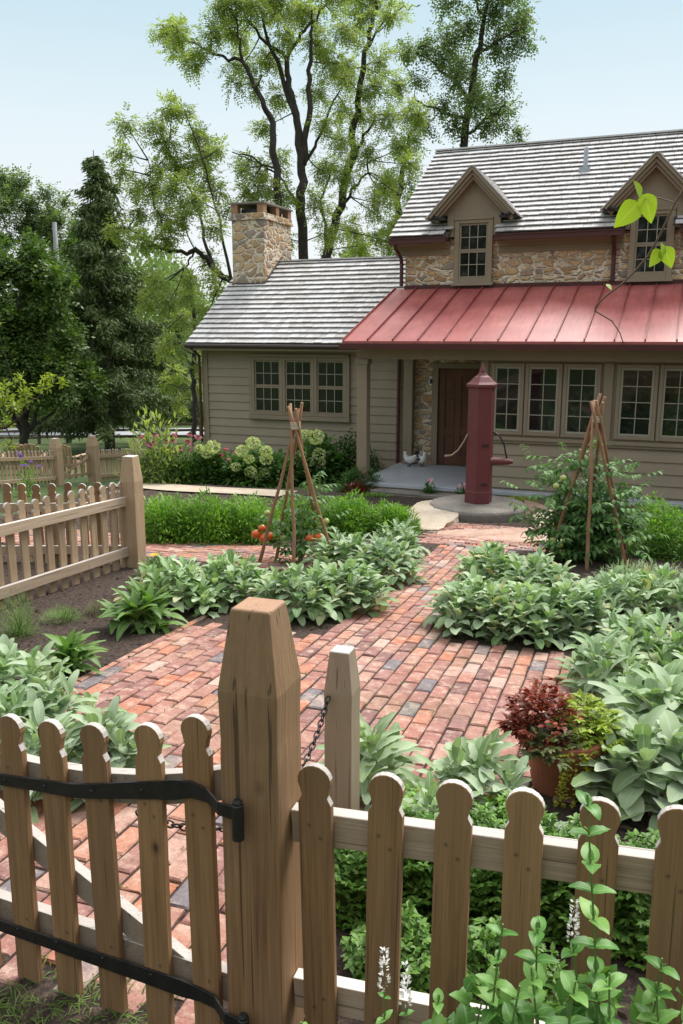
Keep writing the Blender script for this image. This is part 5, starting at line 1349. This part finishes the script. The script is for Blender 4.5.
# ------------------------------------------------------------------ trees
def tree(name, label, cat, Yd, limbs, clumps, lm, bark='bark', group=None, leaf=(.125, .045), spray=9, depth=1.6, twig=.018, droop=.25, wide=False, conn=True, dj=.75):
    """limbs: pixel polylines with radii at distance Yd; clumps: (px,py,r_px,n) foliage masses"""
    b = limbs[0][0]; base = at(b[0], b[1], Yd); base[2] = min(base[2], gzf(base)) if True else 0
    o = empty(name, (base[0], base[1], gzf(base)), 0, label, cat, group); ol = np.array(o.location)
    tb = MB(); skel = []; k = Yd/F; twig = twig*.62; limbs = [[(x, y, r*.86) for x, y, r in l] for l in limbs]
    for li, l in enumerate(limbs):
        off0 = 0 if li == 0 else NR.normal()*depth*.4
        pts = []
        for j, (x, y, r) in enumerate(l):
            p = at(x, y, Yd+(off0*j/len(l) if li else 0)); pts.append(p)
        if li == 0: pts = [np.array([pts[0][0], pts[0][1], gzf(pts[0])-.2])]+pts; rr = [l[0][2]*1.25]+[q[2] for q in l]
        else: rr = [q[2] for q in l]
        # smooth, slightly wandering
        m_ = len(pts); tt = np.linspace(0, m_-1, (m_-1)*4+1); P_ = np.stack([np.interp(tt, np.arange(m_), np.array(pts)[:, a]) for a in range(3)], 1)
        P_[1:-1] = (P_[:-2]+2*P_[1:-1]+P_[2:])/4; P_[1:-1] += NR.normal(0, .04*k*F/30, P_[1:-1].shape)
        tb.tube(P_-ol, np.interp(tt, np.arange(m_), np.array(rr)*k), 9); skel.append(P_)
    S_ = np.concatenate(skel); lb = MB()
    for cx, cy, r, n in clumps:
        c = at(cx, cy, Yd); c[1] += NR.uniform(-1, 1)*depth; rw = r*k
        d2 = np.linalg.norm((S_-c)*[1, .5, 1]+[0, 0, rw*.5], axis=1); s0 = S_[np.argmin(d2)]
        if conn:
            mid = (s0+c)/2+NR.normal(0, rw*.15, 3)+[0, 0, -.05]; K = np.linspace(0, 1, 7)[:, None]
            cur = (1-K)**2*s0+2*K*(1-K)*mid+K*K*c; tb.tube(cur-ol, np.linspace(twig*2.2, twig, 7), 5, cap=False)
        npri = max(3, int(n/9)); tips = c+rdir(npri)*rw*NR.uniform(.35, 1.0, npri)[:, None]*[1, 1, .85]
        for t_ in tips:
            if conn: tb.tube(np.array([c, (c+t_)/2+NR.normal(0, rw*.1, 3), t_])-ol, [twig*.9, twig*.6, twig*.3], 4, cap=False)
        w_ = NR.uniform(.1, 1.35, n); src = tips[NR.integers(npri, size=n)]
        b0 = c+(src-c)*w_[:, None]+NR.normal(0, rw*.2, (n, 3))
        d = nrm((b0-c)/rw*.8+rdir(n)*.7+[0, 0, -droop])
        if spray > 1:
            si = nrm(np.cross(d, np.tile([0,0,1.], (n, 1))+rdir(n)*.4)); L = leaf[0]
            for j in range(spray):
                f_ = (j//2+1)/(spray//2+1) if j < spray-1 else 1.0; sg = 0 if j == spray-1 else (1 if j % 2 else -1)
                pos = b0+d*L*2.6*f_+[0, 0, -.05*f_*f_]; dd = d*.45+si*sg*(1 if sg else 0)+[0, 0, -droop*.6]+rdir(n)*.25
                flat_leaves(lb, pos-ol, dd, L*NR.uniform(.75, 1.2, n), leaf[1], up=nrm(np.cross(d, si)+rdir(n)*.5))
        else: flat_leaves(lb, b0-ol, d, leaf[0]*NR.uniform(.6, 1.3, n), leaf[1]*NR.uniform(.7, 1.3, n))
    tb.build('trunk', M[bark], o, smooth=True); lb.build('crown', M[lm], o)
    return o
def cl(pts, n=1.0, jr=0):
    return [(x+rnd.gauss(0, jr), y+rnd.gauss(0, jr), r, int(r*r*.42*n)+18) for x, y, r in pts]
TT = 'tall trees behind the wing roof'
tree('walnut_tree', 'airy light-green tree with a forked dark trunk right behind the chimney', 'tree', 31,
  [[(303,300,6.2), (303,255,5.6), (300,200,5.2), (303,165,4.6), (297,120,4.0), (288,85,3.4), (287,60,2.6)],
   [(303,165,4), (309,120,3.2), (308,80,2.6), (313,40,1.8), (312,10,1.2)],
   [(287,60,2.4), (300,35,1.8), (315,18,1.3), (327,2,.9)], [(297,120,3), (288,95,2.8), (272,50,2), (262,15,1.2), (255,-15,1)],
   [(287,60,2), (262,40,1.6), (250,22,1.2), (238,5,.8)], [(303,165,2), (318,140,1.6), (328,110,1.1), (340,90,.8)], [(300,215,2), (285,180,1.2), (262,165,1), (238,156,.7)]],
  cl([(275,-5,22),(300,-8,24),(330,0,24),(250,10,20),(232,22,18),(318,32,18),(345,22,16),(262,45,17),(240,60,15),(292,35,15),(330,60,15),(272,85,13),(318,88,14),(340,95,13),(262,118,12),(325,125,14),(345,140,14),(280,150,12),(322,165,14),(262,180,15),(285,200,16),(250,205,13),(318,205,14),(330,230,14),(285,232,13),(235,215,10), (270,-40,26), (310,-40,26),(345,-30,24)], 1.1, 2), 'walnut', group=TT)
tree('walnut_tree', 'light-green tree with a long bare limb reaching left over the chimney', 'tree', 30,
  [[(275,300,5), (277,255,4.4), (278,205,4.2), (276,160,4.0), (272,122,3.4), (262,100,2.8), (250,78,2.3), (243,62,2.0)], [(243,62,1.9), (225,58,1.5), (205,48,1.2), (190,42,1), (172,38,.7), (160,25,.5)], [(243,62,1.6), (240,40,1.2), (232,15,1), (222,-5,.7)], [(272,122,1.6), (255,90,1.2), (262,75,.8)], [(276,170,1.3), (258,160,1), (232,152,.6)]],
  cl([(160,22,9),(172,32,11),(185,40,11),(168,42,9),(205,52,10),(190,55,9),(178,22,9),(215,38,12),(228,20,14),(200,62,7),(235,5,16),(218,8,12),(232,82,9),(250,75,9),(245,150,9),(262,185,12),(245,190,9),(255,225,12), (240,170,8)], 1.15, 2), 'walnut', group=TT)
tree('walnut_tree', 'green tree with a leaning dark trunk between the chimney and the main roof', 'tree', 34,
  [[(322,300,5.5), (327,250,5), (340,205,4.6), (350,160,4.0), (356,120,3.6), (360,85,3.2), (366,50,2.6), (374,15,2), (378,-15,1.5)], [(350,170,2.4), (362,140,1.6), (375,115,1.2)], [(340,205,2), (358,185,1.4), (372,160,1)], [(366,50,1.4), (385,20,1), (405,8,.8), (420,5,.6)], [(327,250,2), (322,200,1.3), (330,170,1)]],
  cl([(375,-15,24),(350,-15,20),(365,20,18),(390,30,15),(350,50,16),(380,58,16),(345,80,15),(375,90,17),(398,75,13),(355,112,15),(385,125,17),(402,150,13),(365,150,16),(390,175,17),(350,185,14),(375,210,18),(400,225,15),(345,225,15),(360,245,15),(395,248,15),(410,175,13),(418,120,12),(412,200,12),(385,190,13),(408,110,12),(330,160,12)], 1.2, 3), 'walnut', group=TT)
tree('oak_tree', 'darker round-leaved tree rising behind the left end of the main roof', 'tree', 38,
  [[(455,300,6), (458,200,5), (462,150,4.4), (470,100,3.8), (478,55,3), (485,15,2.2), (490,-20,1.5)], [(470,100,2), (450,75,1.5), (430,60,1)], [(478,55,2), (500,40,1.4), (518,30,1)], [(462,140,2), (485,120,1.4), (505,105,1)], [(466,120,2), (440,110,1.4), (415,100,1)], [(485,15,1.5), (465,-10,1)]],
  cl([(425,45,13),(445,35,15),(470,25,17),(495,15,18),(518,20,14),(530,5,12),(440,60,14),(465,55,16),(492,45,17),(515,50,13),(527,35,10),(455,80,15),(480,80,17),(505,78,13),(470,108,15),(495,105,15),(513,100,10),(445,105,12),(455,130,13),(485,128,15),(508,125,10),(430,125,11),(480,-10,22),(510,-15,20),(450,5,14),(520,135,9),(412,60,9),(418,80,10),(405,45,8)], 1.7, 2), 'treemid', leaf=(.13, .075), spray=5, group=TT)
tree('oak_tree', 'dim tree low behind the ridge between wing roof and main gable', 'tree', 42,
  [[(400,300,5), (402,240,4), (398,200,3.4), (405,160,2.6), (412,130,1.8)], [(398,200,2), (380,185,1.3)]],
  cl([(400,150,14),(415,140,12),(395,180,16),(412,180,13),(402,215,16),(380,240,15),(405,240,14),(355,250,12),(330,250,12)], 1.3, 2), 'treemid', leaf=(.14, .075), spray=5, group=TT)
tree('walnut_tree', 'arching pale-green tree left of the chimney with a crooked dark limb', 'tree', 27,
  [[(262,330,5.5), (255,300,4.8), (232,284,3.8), (214,270,3.2), (205,258,3.0), (197,250,2.8), (182,252,2.2), (165,250,1.8), (152,246,1.4), (140,238,1), (128,228,.7)], [(214,270,2.4), (205,240,1.7), (195,200,1.3), (180,170,1), (165,150,.7)], [(165,250,1), (160,225,.8), (150,190,.7), (148,160,.5)], [(232,284,2), (222,230,1.4), (212,190,1), (200,150,.7)], [(197,250,1.3), (188,262,1), (184,268,.7)]],
  cl([(150,122,9),(178,118,10),(195,128,11),(208,150,9),(135,132,8),(165,138,13),(188,148,13),(150,155,12),(130,155,9),(175,168,13),(200,178,12),(218,188,8),(150,182,13),(128,182,9),(182,195,13),(207,205,12),(160,212,14),(135,212,10),(190,225,12),(215,232,10),(172,240,12),(148,240,10),(125,235,8),(205,255,9),(120,165,7),(190,118,6),(222,160,6),(190,280,8),(165,285,10),(215,290,9),(175,305,10),(200,315,10),(150,300,9),(218,275,7)], 1.35, 2), 'walnut')
tree('walnut_tree', 'slim dark-trunked tree just left of the wing corner', 'tree', 29,
  [[(195,440,3.2), (194,400,3), (193,360,2.7), (196,330,2.4), (192,300,1.8), (188,270,1.3)], [(193,370,1.4), (180,345,1), (165,330,.8)]],
  cl([(190,300,12),(172,318,11),(200,330,10),(182,345,11),(165,350,10),(198,362,9),(172,375,10),(190,390,8),(160,385,8),(178,405,8)], 1.0, 2), 'walnut')
# spruce
def spruce(px, ytop, ybase, Yd, wpx, label):
    b = at(px, ybase, Yd); z0 = gzf(b); tp = at(px-2, ytop, Yd); o = empty('spruce_tree', (b[0], b[1], z0), 0, label, 'tree'); H_ = tp[2]-z0; Rm = wpx*Yd/F
    tb = MB(); tb.tube([(0,0,-.2), (0,0,H_*.5), (0,0,H_)], [.28, .17, .02], 9); lb = MB()
    z = H_*.14
    while z < H_*.985:
        k = z/H_; rr = Rm*((1-k)**1.05+.05)*(1.0 if k > .25 else .95); nb = 6 if k < .8 else 5
        for i in range(nb):
            if rnd.random() < .34: continue
            a = rnd.uniform(0, 6.28); ln = rr*rnd.choice([.45, .7, .9, 1.0, 1.2])*rnd.uniform(.85, 1.1)*(1+.18*math.cos(a)); m_ = 9; dz_ = rnd.uniform(-.5, .5)*min(1, (1-k)*4)
            P_ = np.array([[math.cos(a)*ln*q, math.sin(a)*ln*q, z+dz_+ln*((.22-.3*(1-k))*q-.30*q*q+.20*q**3)] for q in np.linspace(0, 1, m_)])
            tb.tube(P_, np.linspace(.035, .008, m_), 4, cap=False)
            n_ = int(85*max(ln, .4)); q = NR.uniform(.15, 1, n_); bb = np.stack([np.interp(q, np.linspace(0, 1, m_), P_[:, j]) for j in range(3)], 1)
            bb = bb+NR.normal(0, .16*min(1, ln), bb.shape); side = np.array([-math.sin(a), math.cos(a), 0]); sg = NR.choice([-1, 1], n_)
            hang = NR.uniform(.3, 1.2, n_)
            d = side*(sg*.7)[:, None]+np.array([math.cos(a), math.sin(a), 0])*.5+np.stack([0*hang, 0*hang, -hang], 1)
            ll = NR.uniform(.15, .55, n_)*(1-.4*q)+.08
            flat_leaves(lb, bb, d+rdir(n_)*.5, ll, .075); 
            flat_leaves(lb, bb, d+rdir(n_)*.5, ll*.7, .06)
        z += H_*.0125*(1+.5*(1-k))
    tb.build('trunk', M['bark_grey'], o, smooth=True); lb.build('crown', M['needle'], o)
spruce(110, 150, 447, 43, 90, 'tall dark drooping spruce in front of the road at left')
tree('maple_tree', 'dense dark rounded maple with spreading stems at the left frame edge', 'tree', 38,
  [[(24,440,5), (26,420,4.2), (20,390,3.2), (16,350,2.4), (20,300,1.6)], [(24,436,3), (38,412,2.2), (52,392,1.6), (70,372,1)], [(24,438,3.4), (8,408,2.6), (-6,370,2), (-10,330,1.4)], [(26,420,2), (40,370,1.6), (46,330,1.2), (50,290,.9)], [(30,430,2), (60,405,1.3), (90,392,.9)]],
  cl([(5,265,17),(25,258,16),(45,268,15),(62,285,12),(-8,290,18),(15,290,18),(38,298,17),(58,310,13),(5,320,18),(28,325,18),(50,335,15),(68,340,10),(-8,350,18),(15,352,17),(38,358,16),(58,365,13),(5,378,14),(25,385,14),(45,390,13),(75,372,11),(-10,385,15),(70,395,9),(90,385,9)], 2.6, 2), 'treedark', leaf=(.2, .14), spray=5)
tree('oak_tree', 'olive-green tree behind the maple at the far left', 'tree', 55,
  [[(20,430,4), (22,300,3), (24,230,2), (26,200,1.4)], [(22,260,1.6), (50,225,1.2), (62,210,.8)]],
  cl([(5,190,13),(20,182,11),(-8,205,15),(12,210,15),(35,205,13),(50,212,11),(60,196,8),(28,228,16),(5,235,16),(50,235,13),(68,215,8),(75,232,8),(45,190,8),(30,250,15),(60,255,12), (70,250,10),(-5,180,12),(2,175,10),(38,222,12),(60,222,11),(80,245,9)], 3.2, 2), 'treemid', leaf=(.17, .11), spray=5)
tree('maple_tree', 'small yellow-green tree leaning in from the left frame edge above the fence', 'tree', 11,
  [[(-70,640,5), (-60,500,4), (-40,440,2.6), (-15,430,1.8), (12,425,1.2), (30,405,1.0), (45,390,.8), (62,374,.5)], [(-40,440,1.6), (-10,400,1), (10,385,.7), (25,388,.5)], [(-15,430,1), (2,420,.8), (12,440,.6)]],
  cl([(55,378,6),(42,386,8),(28,392,9),(12,392,9),(0,402,10),(15,408,7),(33,402,6),(68,380,5),(-8,425,10),(6,425,7),(2,445,6),(20,380,7),(-5,385,9),(-20,400,14),(-30,430,14),(0,325,5)], 1.5, 1), 'treeyellow', leaf=(.075, .028), spray=1, twig=.004, depth=.35, droop=.1)
tree('oak_tree', 'mid-green tree between the spruce and the slim tree', 'tree', 58,
  [[(150,430,3), (150,380,2.4), (152,340,1.8)], [(150,380,1.4), (165,350,1)]],
  cl([(150,335,11),(165,345,10),(140,350,11),(155,362,11),(172,368,9),(138,375,9),(158,385,9)], 1.5, 2), 'farwood', leaf=(.2, .12), spray=5)
tree('maple_tree', 'pale green tree behind the slim tree, beyond the road', 'tree', 60,
  [[(178,430,3), (180,380,2.6), (178,330,2.2), (176,290,1.6)], [(180,360,1.4), (195,330,1)], [(178,350,1.4), (160,320,1)]],
  cl([(176,275,12),(188,290,12),(165,295,12),(196,312,12),(178,318,13),(160,325,12),(195,338,12),(175,345,13),(158,352,12),(190,362,12),(170,372,12),(195,385,11),(178,395,11),(160,390,10)], 1.6, 2), 'farwood', leaf=(.24, .14), spray=5)
tree('maple_tree', 'dark full tree between the maple and the spruce, beyond the rail fence', 'tree', 54,
  [[(72,430,4), (72,380,3), (74,320,2.4), (76,260,1.6)], [(74,330,1.6), (92,300,1)], [(72,350,1.6), (52,320,1)]],
  cl([(76,250,12),(66,268,12),(88,272,12),(75,290,14),(95,298,12),(58,300,12),(72,318,15),(92,330,14),(60,340,14),(80,350,15),(100,360,13),(65,372,13),(85,382,13),(110,388,11),(125,370,12),(130,345,11),(120,320,11)], 2.0, 2), 'treedark', leaf=(.24, .16), spray=5)
mb = MB(); n_ = 30000; X = NR.uniform(-46, -4, n_); Yv = NR.uniform(56, 60, n_); kk = NR.uniform(0, 1, n_)**1.3
tp_ = 2.2+1.3*np.sin(X*.5)+.9*np.sin(X*1.3+2)+.5*np.sin(X*3.1); flat_leaves(mb, np.stack([X, Yv, -3+kk*np.maximum(tp_, .3)], 1), rdir(n_), NR.uniform(.2, .45, n_), .2)
tag(mb.build('undergrowth', M['treemid']), kind='stuff')
# far woodland beyond the road
mb = MB(); n_ = 60000; X = NR.uniform(-58, 12, n_); Yv = NR.uniform(72, 90, n_); k = NR.uniform(0, 1, n_)
top = 10.0+2.6*np.sin(X*.23)+1.6*np.sin(X*.71+1)+.8*np.sin(X*1.7); Z = -3+1.0+top*k
flat_leaves(mb, np.stack([X, Yv, Z], 1), rdir(n_), NR.uniform(.3, .7, n_), .32)
tag(mb.build('far_woodland', M['farwood']), kind='stuff')
mb = MB(); n_ = 9000; X = NR.uniform(-60, 12, n_); Yv = NR.uniform(55, 70, n_); leaves(mb, np.stack([X, Yv, np.full(n_, -3.)], 1), rdir(n_, .5, 1), NR.uniform(.5, 1.1, n_), .12, .6, 1)
tag(mb.build('meadow_grass', M['treeyellow']), kind='stuff')
mb = MB(); n_ = 40000; X = NR.uniform(-55, 55, n_); k = NR.uniform(0, 1, n_); Yv = NR.uniform(-34, -26, n_)  # unseen trees added behind camera, tall to darken front-facing surfaces; panes reflect them
flat_leaves(mb, np.stack([X, Yv, -1+k*(17+3*np.sin(X*.3)+1.5*np.sin(X*.9))], 1), rdir(n_), NR.uniform(.4, .9, n_), .5)
tag(mb.build('unseen_shade_trees', M['treedark']), kind='stuff')
# utility pole
b = at(69, 443, 46); o = empty('utility_pole', (b[0], b[1], gzf(b)), 0, 'grey weathered utility pole rising between the maple and the spruce', 'utility pole')
mb = MB(); mb.tube([(0, 0, -.2), (0, 0, 5.8), (0, 0, 8.5-gzf(b))], [.16, .14, .11], 10); mb.build('pole', M['pole_grey'], o, smooth=True)
mb = MB(); mb.box(-.5, .7, -.05, .05, 9.0, 9.12); mb.build('crossarm', M['pole_grey'], o)
mb = MB(); mb.lathe([(0, .0), (.1, .0), (.13, .4), (.05, .5), (0, .5)], (.35, -.12, 8.2), 10); mb.build('lamp', M['metal'], o, smooth=True)

# ------------------------------------------------------------------ light, camera
w = bpy.data.worlds.new('World'); S.world = w; w.use_nodes = True; nt = w.node_tree; bg = nt.nodes['Background']
sky = nt.nodes.new('ShaderNodeTexSky'); sky.sky_type = 'NISHITA'; sky.sun_disc = False
SUN_EL, SUN_AZ = R(52), R(38)      # azimuth measured clockwise from +Y
sky.sun_elevation = SUN_EL; sky.sun_rotation = SUN_AZ; sky.dust_density = 2.5; sky.air_density = 1.0
# thin bright cloud cover over the blue
tc = nt.nodes.new('ShaderNodeTexCoord'); sep = nt.nodes.new('ShaderNodeSeparateXYZ'); nt.links.new(tc.outputs['Generated'], sep.inputs[0])
cloud = ramp(nt, sep.outputs[2], [(0, (.95,.95,.95)), (.4, (.92,.92,.92)), (1, (.9,.9,.9))])
cc = ramp(nt, sep.outputs[2], [(0, (9.2,9.4,9.5)), (.10, (9.0,9.4,9.6)), (.22, (7.9,9.0,9.5)), (.33, (6.0,7.9,8.8)), (.46, (8.5,9.3,10)), (.7, (12,12.5,13)), (1, (14,14.5,15))])
mx = mixc(nt, cloud, sky.outputs[0], cc)
nt.links.new(mx, bg.inputs[0]); bg.inputs[1].default_value = .092
sl_ = bpy.data.lights.new('sun', 'SUN'); sl_.energy = 4.7; sl_.angle = R(34); sl_.color = (1, .96, .9)
so = bpy.data.objects.new('sun', sl_); COL.objects.link(so)
d = Vector((math.sin(SUN_AZ)*math.cos(SUN_EL), math.cos(SUN_AZ)*math.cos(SUN_EL), math.sin(SUN_EL)))
so.rotation_euler = d.to_track_quat('Z', 'Y').to_euler(); so.location = (5, 5, 20)
cam = bpy.data.cameras.new('camera'); co = bpy.data.objects.new('camera', cam); COL.objects.link(co)
co.location = (0, 0, CZ); co.rotation_euler = (R(90)-PITCH, 0, 0)
cam.sensor_fit = 'VERTICAL'; cam.sensor_height = 36; cam.lens = F/1024*36; cam.clip_start = .05; cam.clip_end = 3000
S.camera = co
S.render.resolution_x = 683; S.render.resolution_y = 1024
S.view_settings.view_transform = 'Standard'; S.view_settings.look = 'None'; S.view_settings.gamma = 1; S.view_settings.exposure = .18
